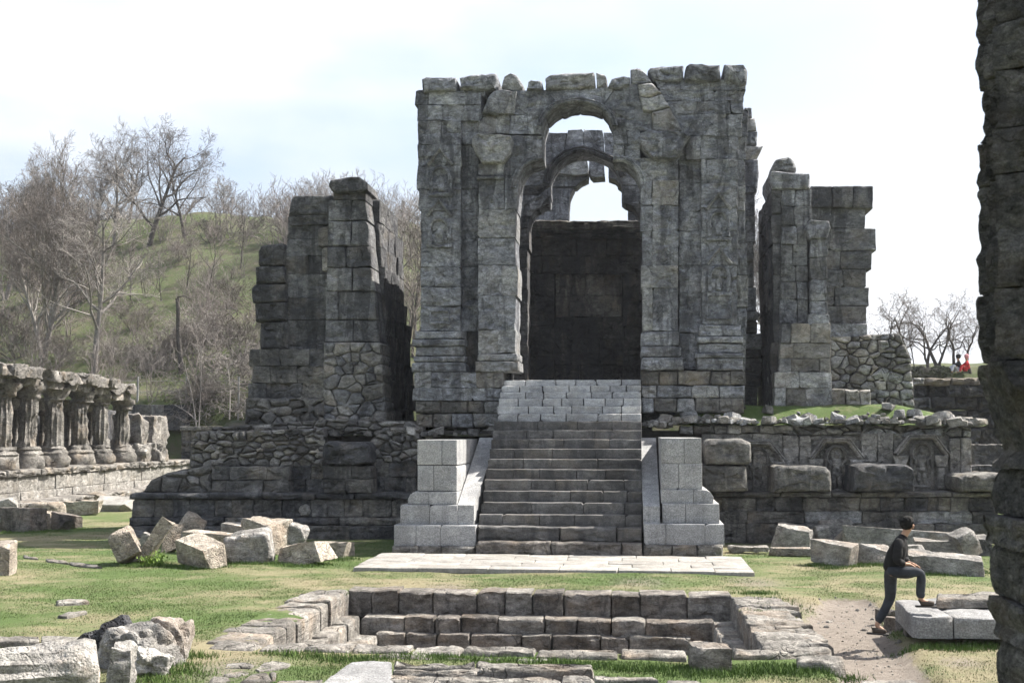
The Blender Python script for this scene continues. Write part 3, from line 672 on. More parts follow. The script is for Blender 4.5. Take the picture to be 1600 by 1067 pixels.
rubble(rw, 'stone', [(1296, 526), (1408, 520), (1424, 560), (1430, 636), (1300, 640)], 17, 13, YB - .3, 1.2, [M['rub'], M['grey_l'], M['rub']], seed=78, bulge=.03, gap=.011, dY=.05, fill=M['rub_d'])
ashlar(rw, 'block', [505, 528], 1296, 1356, YB - .2, 1.2, [M['rub'], G], w=(30, 50), seed=79)
ashlar(rw, 'block', [608, 634], 1300, 1362, YR - .5, .9, M['rub'], w=(22, 40), seed=77, rough=.05, bevel=.09)

# ------------------------------------------------------------------ plinth
pl = thing('temple_plinth', 'broad weathered stone plinth with carved niches under the ruined temple', 'plinth', (-1.6, 32.0, 0.0))
PM, PD = M['plinth'], M['rub_d']
YP = 30.6
xa, xb = P(312, 800, 31.6)[0], P(1520, 800, 31.6)[0]
v, f = boxv(xa + .3, xb - .1, 31.6, 46.0, -.2, 2.85); mesh_obj('core', v, f, M['mortar'], pl, None)
v, f = boxv(P(228, 800, 31.6)[0], xa + .28, 31.6, 44.0, -.2, 1.3); mesh_obj('core', v, f, M['mortar'], pl, None)
# left side
DP = [D, D, PM]
ashlar(pl, 'base_course', [822, 850], 196, 640, YP - .22, 1.2, DP, w=(60, 95), seed=101, jl=2)
ashlar(pl, 'base_moulding', [808, 822], 201, 640, YP - .12, 1.2, DP, w=(70, 110), seed=102, bevel=.08)
ashlar(pl, 'frieze_block', [780, 808], 206, 640, YP, 1.2, [PM, D, M['rub_d']], w=(24, 48), seed=103, rough=.03)
ashlar(pl, 'ledge', [770, 780], 200, 640, YP - .14, 1.2, DP, w=(60, 90), seed=104, bevel=.06)
spx(pl, 'carved_boss', [(469, 806), (465, 798), (468, 790), (476, 787), (483, 791), (485, 800), (480, 806)], YP - .06, .4, M['rub'], res=.08, bevel=.06)
rubble(pl, 'stone', [(222, 770), (236, 750), (262, 738), (330, 726), (330, 770)], 26, 18, YP + .25, 1.1, [PD, PM], seed=105)
ashlar(pl, 'block', [729, 750, 770], 330, 452, YP + .2, 1.1, [PM, PD], w=(40, 62), seed=106, rough=.04)
ashlar(pl, 'block', [727, 748, 770], 452, 505, YP + .55, .9, DP, w=(26, 40), seed=107, rough=.04)
rubble(pl, 'stone', [(298, 690), (308, 674), (395, 672), (505, 668), (505, 730), (296, 730)], 16, 10, YP + .55, 1.0, [PD, M['rub'], PD], seed=108)
rubble(pl, 'stone', [(576, 690), (600, 668), (656, 666), (656, 722), (576, 722)], 15, 11, YP + .5, 1.0, [PD, M['rub'], PD], seed=109)
ashlar(pl, 'block', [720, 745, 770], 580, 650, YP + .5, .9, DP, w=(26, 44), seed=110, rough=.04)
spx(pl, 'pedestal_block', [(503, 693), (512, 689), (572, 690), (577, 700), (577, 722), (568, 727), (512, 728), (502, 720)], YP - .35, 1.5, D, rough=.06, bevel=.12, res=.11)
ashlar(pl, 'pedestal_block', [728, 748, 770], 503, 580, YP - .2, 1.3, [PM, PD], w=(36, 60), seed=111, rough=.04)
rubble(pl, 'stone', [(330, 668), (505, 655), (640, 658), (655, 668), (655, 676), (330, 680)], 20, 9, YP + .9, 1.0, [PD, M['rub'], M['rub_d']], seed=112)
# right side
YQ = YP + .7
ashlar(pl, 'base_course', [818, 850], 1108, 1560, YP - .14, 1.2, [PM, M['rub_d'], M['grey_l']], w=(50, 90), seed=121, rough=.02)
ashlar(pl, 'base_course', [799, 818], 1108, 1560, YP - .06, 1.2, [PM, M['grey_l']], w=(60, 100), seed=122)
ashlar(pl, 'frieze_block', [777, 799], 1108, 1560, YP, 1.2, [PM, D, PM], w=(28, 56), seed=123, rough=.035)
ashlar(pl, 'ledge', [769, 777], 1108, 1560, YP - .1, 1.2, [PM, PD], w=(45, 90), seed=124, bevel=.04)
GL = mk_stone('carved_niche_stone', (0.14, 0.133, 0.125), (0.235, 0.224, 0.208), (0.33, 0.315, 0.29), stain=0.35, warm=0.25)
M['niche'] = GL
cuts = [1098, 1166, 1176, 1222, 1264, 1350, 1392, 1484, 1520]
ashlar(pl, 'panel', [677, 715, 769], 1098, 1176, YQ + .1, .9, GL, w=(80, 99), seed=125)
ashlar(pl, 'panel', [677, 712, 769], 1176, 1224, YQ + .02, .9, GL, w=(80, 99), seed=126)
ashlar(pl, 'panel', [680, 728, 769], 1224, 1268, YQ - .04, .9, GL, w=(30, 46), seed=127)
ashlar(pl, 'panel', [680, 769], 1268, 1346, YQ + .12, .9, GL, w=(90, 99), seed=128)
ashlar(pl, 'panel', [676, 722, 769], 1346, 1396, YQ - .04, .9, GL, w=(26, 44), seed=129)
ashlar(pl, 'panel', [676, 769], 1396, 1484, YQ + .12, .9, GL, w=(90, 99), seed=130)
ashlar(pl, 'panel', [684, 769], 1484, 1518, YQ - .06, .9, GL, w=(26, 44), joints=[[1502]], seed=131)
def relief(parent, cx, top, h, Yf, mat, seed):
    """A worn standing figure in low relief under a round halo."""
    s = h / 100.0; vs, fs = [], []
    def blob(x, y, rx, ry, rd):
        n0 = sum(len(a) for a in vs); c = P(x, y, Yf); k = mpp(Yf); pts = []; NU, NV = 10, 5
        for j in range(NV + 1):
            a = j / NV * math.pi / 2
            for i in range(NU): b = 2 * math.pi * i / NU; pts.append((c[0] + rx * k * math.cos(a) * math.cos(b), Yf + .02 - rd * math.sin(a), c[2] + ry * k * math.cos(a) * math.sin(b)))
        vs.append(np.array(pts))
        for j in range(NV):
            for i in range(NU): fs.append((n0 + j * NU + i, n0 + j * NU + (i + 1) % NU, n0 + (j + 1) * NU + (i + 1) % NU, n0 + (j + 1) * NU + i))
    for x, y, rx, ry, rd in ((0, 16, 13, 15, .05), (0, 18, 6.5, 9, .13), (0, 36, 12, 13, .12), (0, 50, 9, 10, .12), (0, 60, 11, 9, .13), (-6, 76, 5.5, 18, .10), (6, 76, 5.5, 18, .10), (-14, 40, 4.5, 12, .09), (14, 40, 4.5, 12, .09), (-17, 56, 4, 10, .08), (17, 54, 4, 10, .08), (-21, 82, 6, 13, .07), (21, 82, 6, 13, .07), (0, 97, 18, 4, .08)):
        blob(cx + x * s, top + y * s, rx * s, ry * s, rd)
    v = np.concatenate(vs); v = v + np.array([0, -1, 0]) * (fbm(v, 9, 3, seed) * .03)[:, None]
    return mesh_obj('relief_figure', v, fs, mat, parent, 60)
for cx_, top in ((1184, 690), (1307, 686), (1440, 680)):
    Yn = YQ + .0
    mould(pl, 'niche_gable', [(cx_ - 40, top + 30), (cx_ - 19, top + 2), (cx_ + 19, top + 2), (cx_ + 40, top + 30)], 9, Yn, .13, GL)
    mould(pl, 'niche_arch', [(cx_ - 16 * math.cos(a), top + 28 - 17 * math.sin(a)) for a in np.linspace(-.6, math.pi + .6, 15)], 5, Yn + .05, .1, GL)
    for s in (-1, 1):
        spx(pl, 'niche_capital', [(cx_ + s * 32 - 12, top + 31), (cx_ + s * 32 + 12, top + 31), (cx_ + s * 32 + 8, top + 50), (cx_ + s * 32 - 8, top + 50)], Yn - .12, .25, GL, res=.09, bevel=.03)
        spx(pl, 'niche_colonnette', [(cx_ + s * 31 - 6, top + 50), (cx_ + s * 31 + 6, top + 50), (cx_ + s * 31 + 6, top + 86), (cx_ + s * 31 - 6, top + 86)], Yn - .06, .2, GL, res=.12, bevel=.04)
        mould(pl, 'niche_jamb', [(cx_ + s * 17, top + 30), (cx_ + s * 17, top + 84)], 4, Yn + .05, .1, GL)
    relief(pl, cx_, top + 12, 70, Yn + .1, GL, int(cx_))
for q, Yb, m, sd in (([(1101, 690), (1110, 685), (1160, 685), (1174, 692), (1175, 723), (1165, 726), (1103, 725)], YP - .75, M['rub'], 1), ([(1098, 727), (1166, 727), (1170, 768), (1098, 769)], YP - .7, PM, 2),
        ([(1210, 730), (1216, 727), (1292, 728), (1300, 736), (1300, 768), (1208, 769)], YP - .7, PM, 3), ([(1337, 728), (1344, 725), (1422, 726), (1431, 734), (1432, 768), (1336, 769)], YP - .7, D, 4),
        ([(1499, 745), (1508, 741), (1572, 740), (1572, 769), (1505, 769), (1498, 758)], YP - .75, PM, 5)):
    spx(pl, 'pedestal_block', q, Yb, 1.5, m, rough=.05, bevel=.10, res=.10, seed=sd)
ashlar(pl, 'wall_block', [664, 677], 1062, 1240, YQ - .02, .8, [M['rub'], M['grey_l'], M['rub_d']], w=(18, 36), seed=135, rough=.04, bevel=.06)
rubble(pl, 'stone', [(1230, 663), (1340, 660), (1490, 664), (1518, 667), (1519, 684), (1230, 680)], 22, 10, YQ + .05, .8, [M['rub'], M['grey_l'], M['rub_d']], seed=136)
# turf and earth on top of the plinth
def patch(name, x0, x1, y0, y1, step, zf, mat, parent=None):
    xs = np.arange(x0, x1 + step * .5, step); ys = np.arange(y0, y1 + step * .5, step)
    g = np.array([(x, y, 0) for y in ys for x in xs]); g[:, 2] = zf(g)
    nx = len(xs); fs = [(j * nx + i, j * nx + i + 1, (j + 1) * nx + i + 1, (j + 1) * nx + i) for j in range(len(ys) - 1) for i in range(nx - 1)]
    return mesh_obj(name, g, fs, mat, parent, None)
sm = lambda a, b, x: (lambda t: t * t * (3 - 2 * t))(np.clip((x - a) / (b - a), 0, 1))
XR0, XR1 = P(1010, 650, 32)[0], P(1500, 650, 32)[0]
def zmound(g):
    z = 2.98 + .58 * sm(31.2, 32.5, g[:, 1]) * sm(XR0 - .2, XR0 + 1.6, g[:, 0]) * (1 - .75 * sm(XR1 - 1.6, XR1 + .4, g[:, 0])) + fbm(g, 1.6, 3, 3) * .07
    return z
# loose stones lying on the slope above the right wall and on the left terrace
def zleft(g): return 2.72 + .42 * sm(31.3, 33.2, g[:, 1]) + fbm(g, 1.3, 3, 5) * .10
rs = random.Random(77)
for i in range(290):
    right = i < 200
    X = rs.uniform(XR0 - .1, XR1 + .3) if right else rs.uniform(P(400, 660, 31.5)[0], P(775, 660, 31.5)[0]); Y = 31.12 + abs(rs.gauss(0, .34)) if right else rs.uniform(31.1, 32.2); s_ = rs.uniform(.05, .15) if rs.random() < .75 else rs.uniform(.18, .34)
    z = float((zmound if right else zleft)(np.array([[X, max(Y, 31.4), 0.]]))[0]) - s_ * .12 + (.02 if right else .0)
    v, f = boulder((s_ * rs.uniform(1, 1.7), s_, s_ * rs.uniform(.6, .9)), i, rough=.022, chips=7, res=.08, skew=.16)
    mesh_obj('loose_stone', place(v, (rs.uniform(-.3, .3), rs.uniform(-.3, .3), rs.uniform(0, 3)), (X, Y, z)), f, rs.choice([M['rub'], M['grey_l'], M['rub']] if right else [M['rub'], M['rub_d']]), pl, 30)
# ------------------------------------------------------------------ staircase and its granite cheeks
st = thing('staircase', 'steep stone staircase with dark lower and pale upper steps', 'staircase', base_at(873, 865, 28.5, 0.0))
YT = [865, 847, 823, 804, 785, 767, 749.5, 733, 717, 701, 686, 672, 658, 646, 634, 622, 612, 602, 593]
Y0S, Y1S = 26.5, 31.75
SXL, SXR = P(743, 865, Y0S)[0], P(1004, 865, Y0S)[0]
SXLT, SXRT = P(785, 593, Y1S)[0], P(1002, 593, Y1S)[0]
rs = random.Random(12)
zprev = 0.0
for i in range(18):
    Ya = Y0S + (Y1S - Y0S) * i / 17.0; Yn = Y0S + (Y1S - Y0S) * (i + 1) / 17.0
    z1 = P(873, YT[i + 1], Ya)[2]; z0 = zprev - .02
    t = i / 17.0; xa_, xb_ = SXL + (SXLT - SXL) * t, SXR + (SXRT - SXR) * t
    if i in (12,): xa_ += .05
    v, f = boxv(xa_ + .03, xb_ - .03, Ya + .32, 32.6, z0 - .3 if i else -.2, z1 - .015)
    core = mesh_obj('step', v, f, M['mortar'], st, None)
    pale = i >= 12; x = xa_
    while x < xb_ - .05:
        l = rs.uniform(.42, .85) if pale else (rs.uniform(.5, 1.25) if i > 1 else rs.uniform(1.3, 2.2))
        e = x + l
        if xb_ - e < .3: e = xb_
        rough_ = .035 if i < 2 else (.010 if not pale else .010)
        v, f = prism([(x, z0), (e, z0), (e, z1), (x, z1)], .46, AXZ, (0, Ya + rs.uniform(-.012, .012) + (-.05 if i == 0 else 0), 0), bevel=.05 if i < 2 else (.022 if pale else .016), rough=rough_, res=.12 if i < 2 else .16, gap=.008 if pale else .003, seed=rs.randrange(999), chip=.3)
        mesh_obj('stone', v, f, M['rim_d'] if i == 0 else (M['step_l'] if pale else M['step_d']), core, 42); x = e
    zprev = z1
ZTOP = zprev
v, f = boxv(SXLT - .3, SXRT + .3, 32.3, 44.0, 2.6, ZTOP - .03); mesh_obj('chamber_floor', v, f, M['dark'], side, None)
tag(st, cat='staircase')

def pedestal(sgn, label):
    pd = thing('stair_pedestal', label, 'pedestal', base_at(683 if sgn < 0 else 1066, 862, 28.5, 0.0), 'granite pedestals beside the stairs')
    g = M['granite']; K = dict(bevel=.012, rough=.004, res=.3, gap=.002, chip=.12)
    if sgn < 0:
        rows = [([(617, 822), (743, 821), (743, 852), (615, 853)], [650, 688]), ([(626, 789), (715, 789), (715, 820), (625, 821)], [671]), ([(640, 768), (714, 768), (714, 788), (637, 788)], [670]),
                ([(653, 727), (714, 727), (714, 767), (652, 767)], [677]), ([(652, 687), (714, 687), (714, 726), (652, 726)], [690])]
        found = [(613, 853), (655, 852), (690, 853), (742, 851)]
    else:
        rows = [([(1006, 821), (1131, 819), (1132, 850), (1006, 851)], [1040, 1101]), ([(1035, 788), (1124, 787), (1124, 818), (1035, 819)], [1071]), ([(1033, 766), (1106, 765), (1115, 770), (1115, 786), (1033, 787)], [1084]),
                ([(1033, 725), (1097, 724), (1097, 764), (1033, 765)], [1061]), ([(1033, 685), (1096, 684), (1096, 723), (1033, 724)], [1070])]
        found = [(1006, 851), (1050, 852), (1090, 851), (1130, 849)]
    YP0 = [26.75, 26.95, 27.05, 27.1, 27.1]
    for (q, js), Y in zip(rows, YP0):
        pts = [(lambda a: (a[0], a[2]))(P(x, y, Y)) for x, y in q]
        xs = sorted(p[0] for p in pts); zlo, zhi = min(p[1] for p in pts), max(p[1] for p in pts)
        cut = [xs[0]] + [P(j, 800, Y)[0] for j in js] + [xs[-1]]
        for n_, (a, b) in enumerate(zip(cut[:-1], cut[1:])):
            poly = [(a, zlo), (b, zlo), (b, zhi), (a, zhi)]
            if len(q) == 5 and n_ == len(cut) - 2:      # rounded moulding at the outer end
                poly = [(a, zlo), (b, zlo), (b + .0, zhi - .16), (b - .07, zhi - .05), (b - .17, zhi), (a, zhi)]
            if sgn < 0 and abs(zhi - P(640, 768, Y)[2]) < .02 and n_ == 0:
                poly = [(a, zlo), (b, zlo), (b, zhi), (a + .17, zhi), (a + .06, zhi - .06), (a, zhi - .18)]
            yb = Y
            while yb < 30.3:                              # the block and the ones behind it
                l = 3.6 if zhi > 1.2 and yb > Y else (1.1 if yb == Y else 1.25)
                ye = min(yb + l, 30.6)
                stone(pd, 'block', poly, yb + (.0 if yb == Y else .002), ye - yb, g, **K); yb = ye
    for a, b in zip(found[:-1], found[1:]):
        pa, pb = P(a[0], a[1], 26.7), P(b[0], b[1], 26.7)
        v, f = prism([(pa[0] - .03, -.1), (pb[0], -.1), (pb[0], max(pb[2], .12)), (pa[0], max(pa[2], .12))], 3.0, AXZ, (0, 26.62, 0), bevel=.06, rough=.04, res=.12, seed=int(a[0]))
        mesh_obj('footing_stone', v, f, M['rim'], pd, 42)
    # sloping cheek beside the steps
    xa_ = P(715.5, 800, 27.05)[0] if sgn < 0 else P(1005, 800, 27.05)[0]
    xb_ = P(741, 800, 27.05)[0] if sgn < 0 else P(1031, 800, 27.05)[0]
    zb0 = P(700, 821, 27.0)[2] + .004; z0 = P(728, 789, 27.0)[2]; z1 = 2.66
    xa2, xb2 = (xa_ + .02, SXL + (SXLT - SXL) * .75 - .01) if sgn < 0 else (SXR - .02, xb_)
    cuts = np.linspace(0, 1, 6)
    for a, b in zip(cuts[:-1], cuts[1:]):
        Ya, Yb = 27.0 + 3.9 * a, 27.0 + 3.9 * b; za, zb = z0 + (z1 - z0) * a, z0 + (z1 - z0) * b
        la, lb = (xa_, xb_ + (xb2 - xb_) * a) if sgn < 0 else (xa_ + (xa2 - xa_) * a, xb_)
        lc, ld = (xa_, xb_ + (xb2 - xb_) * b) if sgn < 0 else (xa_ + (xa2 - xa_) * b, xb_)
        Yb -= .004
        v = np.array([(la, Ya, zb0 - .2), (lb, Ya, zb0 - .2), (ld, Yb, zb0 - .2), (lc, Yb, zb0 - .2), (la, Ya, za), (lb, Ya, za), (ld, Yb, zb), (lc, Yb, zb)])
        mesh_obj('cheek_slab', v, [(0, 3, 2, 1), (4, 5, 6, 7), (0, 1, 5, 4), (1, 2, 6, 5), (2, 3, 7, 6), (3, 0, 4, 7)], g, pd, None)
    return pd
pedestal(-1, 'light granite stepped pedestal on the left side of the staircase')
pedestal(1, 'light granite stepped pedestal on the right side of the staircase')

# ------------------------------------------------------------------ ground
BX0, BX1 = PZ(525, 933)[0], PZ(1146, 933)[0]
BY0, BY1 = PZ(800, 1014)[1], PZ(800, 926)[1]
PATH = [PZ(1330, 930)[:2], PZ(1320, 960)[:2], PZ(1340, 1000)[:2], PZ(1390, 1067)[:2], PZ(1430, 1120)[:2]]
PW = [.40, .58, .50, .5, .6]
def seg_d(g, pts, ws):
    d = np.full(len(g), 9.0)
    for (a, b, wa, wb) in zip(pts[:-1], pts[1:], ws[:-1], ws[1:]):
        a, b = np.array(a), np.array(b); ab = b - a; t = np.clip(((g[:, :2] - a) @ ab) / (ab @ ab), 0, 1)
        d = np.minimum(d, np.linalg.norm(g[:, :2] - (a + t[:, None] * ab), axis=1) / (wa + (wb - wa) * t))
    return d
def path_mask(g): return 1 - sm(.75, 1.35, seg_d(g, PATH, PW) + fbm(g, 1.3, 3, 4) * .35)
def lush(g):
    q = g * [1, 1.5, 0]; return fbm(q, .5, 4, 51) * .9 + fbm(q, 2.1, 3, 52) * .45
def gz(g):
    z = fbm(g, .35, 3, 2) * .06 + fbm(g, 1.7, 2, 6) * .018
    z = z * sm(.0, 1.2, np.maximum(np.maximum(BX0 - g[:, 0], g[:, 0] - BX1), np.maximum(BY0 - g[:, 1], g[:, 1] - BY1)) + .3) - .03
    return z - .13 * path_mask(g)
def lines(lo, hi, f0, f1, step, extra=()):
    a = list(np.arange(f0, f1 + step / 2, step)); x, s = f0, step
    while x > lo: s *= 1.5; x -= s; a.append(max(x, lo))
    x, s = f1, step
    while x < hi: s *= 1.5; x += s; a.append(min(x, hi))
    a = [q for q in a if all(abs(q - e) > .05 for e in extra)] + list(extra)
    return np.array(sorted(set(a)))
gx = lines(-3000, 3000, -17, 12, .15, (BX0, BX1)); gy = lines(-60, 4000, 11.5, 34, .15, (BY0, BY1))
g = np.array([(x, y, 0.) for y in gy for x in gx]); g[:, 2] = gz(g)
nx = len(gx); fs = []
for j in range(len(gy) - 1):
    for i in range(nx - 1):
        if BX0 - .01 < gx[i] and gx[i + 1] < BX1 + .01 and BY0 - .01 < gy[j] and gy[j + 1] < BY1 + .01: continue
        fs.append((j * nx + i, j * nx + i + 1, (j + 1) * nx + i + 1, (j + 1) * nx + i))
def mk_grass(name, attr=True, greens=((0.046, 0.076, 0.02), (0.092, 0.134, 0.04)), straws=((0.165, 0.145, 0.085), (0.26, 0.23, 0.145)), bias=.5):
    m, t, b = nt(name); v = wpos(t, jitter=False); L = t.links.new
    big = noise(t, v, .45, 5, .65, .3); mid = noise(t, wpos(t, (1, 1.6, 1), False), 1.7, 6, .7, .5); fine = noise(t, wpos(t, (1, 1.5, 1), False), 14, 6, .75)
    mask = mth(t, 'ADD', mth(t, 'MULTIPLY', big, .36), mth(t, 'ADD', mth(t, 'MULTIPLY', mid, .38), mth(t, 'MULTIPLY', fine, .26)))
    green = ramp(t, fine, [(.3, greens[0]), (.7, greens[1])]); straw = ramp(t, fine, [(.28, straws[0]), (.7, straws[1])])
    gm = ramp(t, mask, [(bias - .05, 0), (bias + .05, 1)])
    if attr:
        al = t.nodes.new('ShaderNodeAttribute'); al.attribute_name = 'lush'
        gm = ramp(t, mth(t, 'ADD', al.outputs['Fac'], mth(t, 'ADD', mth(t, 'MULTIPLY', mth(t, 'SUBTRACT', fine, .5), 1.1), mth(t, 'MULTIPLY', mth(t, 'SUBTRACT', mid, .5), .9))), [(0.0, 0), (.34, .55), (.7, 1)])
    col = mixc(t, gm, straw, green)
    if attr:
        at = t.nodes.new('ShaderNodeAttribute'); at.attribute_name = 'dirt'
        dirt = ramp(t, noise(t, v, 6, 7, .7), [(.3, (.135, .113, .094)), (.7, (.235, .205, .175))])
        fac = ramp(t, mth(t, 'ADD', at.outputs['Fac'], mth(t, 'MULTIPLY', mth(t, 'SUBTRACT', fine, .5), 1.3)), [(.34, 0), (.62, 1)])
        col = mixc(t, fac, col, dirt)
    L(col, b.inputs['Base Color']); b.inputs['Roughness'].default_value = .95
    bp = N_(t, 'ShaderNodeBump', Strength=.8, Distance=.05); L(mth(t, 'ADD', noise(t, v, 9, 6, .7), mth(t, 'MULTIPLY', noise(t, v, 50, 4, .8), .5)), bp.inputs['Height']); L(bp.outputs['Normal'], b.inputs['Normal'])
    return m
M['grass'] = mk_grass('patchy_lawn')
ground = mesh_obj('ground', g, fs, M['grass'], None, None, origin=np.zeros(3)); tag(ground, kind='structure')
sm_set(ground.data, None)
worn = [(PZ(430, 985)[:2], 1.0), (PZ(360, 1045)[:2], .9), (PZ(1180, 905)[:2], .9), (PZ(1250, 945)[:2], 1.0), (PZ(700, 912)[:2], .7), (PZ(1000, 908)[:2], .9), (PZ(1500, 1030)[:2], .5), (PZ(1190, 850)[:2], 1.2)]
dm = np.maximum(path_mask(g), 0)
for c, r in worn: dm = np.maximum(dm, .52 * np.exp(-(np.linalg.norm((g[:, :2] - np.array(c)) * [1, .7], axis=1) / r) ** 2))
al = ground.data.attributes.new('lush', 'FLOAT', 'POINT'); al.data.foreach_set('value', (lush(g) + .42).astype(np.float32))
at = ground.data.attributes.new('dirt', 'FLOAT', 'POINT'); at.data.foreach_set('value', dm.astype(np.float32))
# turf on the plinth
M['turf'] = mk_grass('plinth_turf', attr=False, bias=.43)
t1 = patch('turf', XR0 - .2, XR1 + .35, 31.1, 37.5, .16, zmound, M['turf'], pl)
t2 = patch('earth_fill', P(330, 660, 31.5)[0], P(790, 660, 31.5)[0], 31.15, 38, .2, zleft, mk_grass('plinth_earth', False, greens=((.03, .04, .015), (.06, .075, .03)), straws=((.07, .06, .045), (.13, .115, .09)), bias=.5), pl)

# paving apron
pv = tag(bpy.data.objects.new('paving', None), kind='structure'); put(pv, PZ(870, 880))
rs = random.Random(21)
py0, py1 = PZ(870, 892.5)[1], 26.45
ns = 5; pl0, pl1 = PZ(547, 891)[0], PZ(1177, 893)[0]
for r in range(ns):
    ya, yb = py0 + (py1 - py0) * r / ns, py0 + (py1 - py0) * (r + 1) / ns
    x = pl0 - rs.uniform(0, .05); xe = pl1
    while x < xe - .1:
        e = x + rs.uniform(.75, 1.6)
        if xe - e < .5: e = xe
        v, f = prism([(x, ya), (e, ya), (e, yb), (x, yb)], .10, AXY, (0, 0, .035 + rs.uniform(-.006, .006)), bevel=.012, rough=.006, res=.4, gap=.005, seed=rs.randrange(999), chip=.25)
        mesh_obj('slab', v, f, M['pave'], pv, 42); x = e

# ------------------------------------------------------------------ sunken stepped basin
bs = thing('sunken_basin', 'sunken stepped basin of rough stone blocks in the lawn', 'basin', ((BX0 + BX1) / 2, (BY0 + BY1) / 2, -.95))
rs = random.Random(31)
tiers = []
zt = [0.02, -.36, -.61]; zbm = [-.46, -.72, -1.0]
yb_ = [BY1, P(0, 0, 1)[1] * 0 + 5688 / (961 - 675.), 3.41 * 1800 / (986 - 675.)]
xl_ = [BX0, PZ(562, 961, -.36)[0], PZ(588, 986, -.61)[0]]
xr_ = [BX1, PZ(1113, 962, -.36)[0], PZ(1078, 988, -.61)[0]]
yf_ = [BY0 - .02, BY0 + .02, BY0 + .06]
def run(a, b, lo, hi, rng):
    out = [a]
    while out[-1] < b - .05:
        n_ = out[-1] + rng.uniform(lo, hi)
        if b - n_ < lo * .6: n_ = b
        out.append(n_)
    return list(zip(out[:-1], out[1:]))
for k in range(3):
    z1, z0 = zt[k], zbm[k]
    for a, b in run(xl_[k], xr_[k], .42, .95, rs):       # back row, its shade put into mostly darker stone
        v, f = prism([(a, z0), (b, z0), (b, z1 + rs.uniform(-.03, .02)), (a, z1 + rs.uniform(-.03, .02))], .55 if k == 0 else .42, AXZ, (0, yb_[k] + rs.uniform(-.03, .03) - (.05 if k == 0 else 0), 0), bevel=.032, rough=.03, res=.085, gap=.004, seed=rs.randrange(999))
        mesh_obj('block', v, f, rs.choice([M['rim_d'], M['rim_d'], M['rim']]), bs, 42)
    wl, wr = (.62, .75) if k == 0 else (.52, .42)
    for a, b in run(yf_[k], yb_[k] - .03, .42, .95, rs):
        zz = z1 + rs.uniform(-.03, .02)
        v, f = prism([(xl_[k] - wl - rs.uniform(0, .2 if k == 0 else .02), a), (xl_[k] + .05 + rs.uniform(-.03, .02), a), (xl_[k] + .05 + rs.uniform(-.03, .02), b), (xl_[k] - wl, b)], z1 - z0, AXY, (0, 0, zz), bevel=.045, rough=.025, res=.12, gap=.008, seed=rs.randrange(999))
        mesh_obj('block', v, f, M['rim'], bs, 42)
    for a, b in run(yf_[k], yb_[k] - .03, .42, .95, rs):
        zz = z1 + rs.uniform(-.03, .02)
        v, f = prism([(xr_[k] - .05 + rs.uniform(-.02, .03), a), (xr_[k] + wr + rs.uniform(0, .25 if k == 0 else .02), a), (xr_[k] + wr, b), (xr_[k] - .05 + rs.uniform(-.02, .03), b)], z1 - z0, AXY, (0, 0, zz), bevel=.045, rough=.025, res=.12, gap=.008, seed=rs.randrange(999))
        mesh_obj('block', v, f, M['rim'], bs, 42)
v, f = boxv(BX0 - .05, BX1 + .05, BY0 - .05, BY1 + .05, -1.2, -.93); mesh_obj('basin_floor', v, f, M['earth'], bs, None)
for (x0, x1, y0, y1) in ((BX0 - .3, BX0 + .0, BY0, BY1), (BX1, BX1 + .3, BY0, BY1)):
    v, f = boxv(x0, x1, y0, y1, -1.2, -.40); mesh_obj('backing', v, f, M['mortar'], bs, None)
v, f = boxv(BX0 - .4, BX1 + .4, BY1 + .30, BY1 + .6, -1.2, -.14); mesh_obj('backing', v, f, M['mortar'], bs, None)
v, f = boxv(BX0, BX1, BY0 - .3, BY0 - .06, -1.2, -.16); mesh_obj('backing', v, f, M['mortar'], bs, None)
# front rim, row of low stones
for a, b in run(PZ(318, 1015)[0], PZ(1072, 1015)[0], .5, 1.1, rs):
    zz = .03 + rs.uniform(-.02, .03)
    v, f = prism([(a, BY0 - .42 + rs.uniform(-.06, .06)), (b, BY0 - .42 + rs.uniform(-.06, .06)), (b, BY0 + rs.uniform(-.05, .04)), (a, BY0 + rs.uniform(-.05, .04))], .3, AXY, (0, 0, zz), bevel=.05, rough=.03, res=.11, gap=.01, seed=rs.randrange(999))
    mesh_obj('rim_stone', v, f, M['rim'], bs, 42)
for a, b in run(PZ(560, 1026)[0], PZ(1040, 1026)[0], .5, 1.0, rs):
    if rs.random() < .3: continue
    v, f = prism([(a, BY0 - .78 + rs.uniform(-.06, .06)), (b, BY0 - .78 + rs.uniform(-.06, .06)), (b, BY0 - .46), (a, BY0 - .46)], .2, AXY, (0, 0, -.005 + rs.uniform(-.02, .02)), bevel=.05, rough=.03, res=.11, gap=.02, seed=rs.randrange(999))
    mesh_obj('rim_stone', v, f, M['rim'], bs, 42)
for q, zz, m in (([(1140, 1011), (1215, 1012), (1230, 1004), (1300, 1010), (1296, 1016), (1210, 1020), (1145, 1020)], .05, M['rim']), ([(1244, 1023), (1318, 1023), (1320, 1029), (1300, 1032), (1246, 1030)], .08, M['rim']),
                 ([(1190, 1000), (1250, 1002), (1240, 1010), (1188, 1010)], .03, M['rim'])):
    v, f = prism([PZ(x, y, zz)[:2] for x, y in q], .22, AXY, (0, 0, zz), bevel=.05, rough=.03, res=.1); mesh_obj('rim_stone', v, f, m, bs, 42)
v, f = boulder((.46, .42, .30), 5, rough=.03, chips=6, res=.05); mesh_obj('corner_block', place(v, (0, .05, .1), PZ(1108, 1042, 0) + np.array([0, .1, -.06])), f, M['rim_d'], bs, 40)
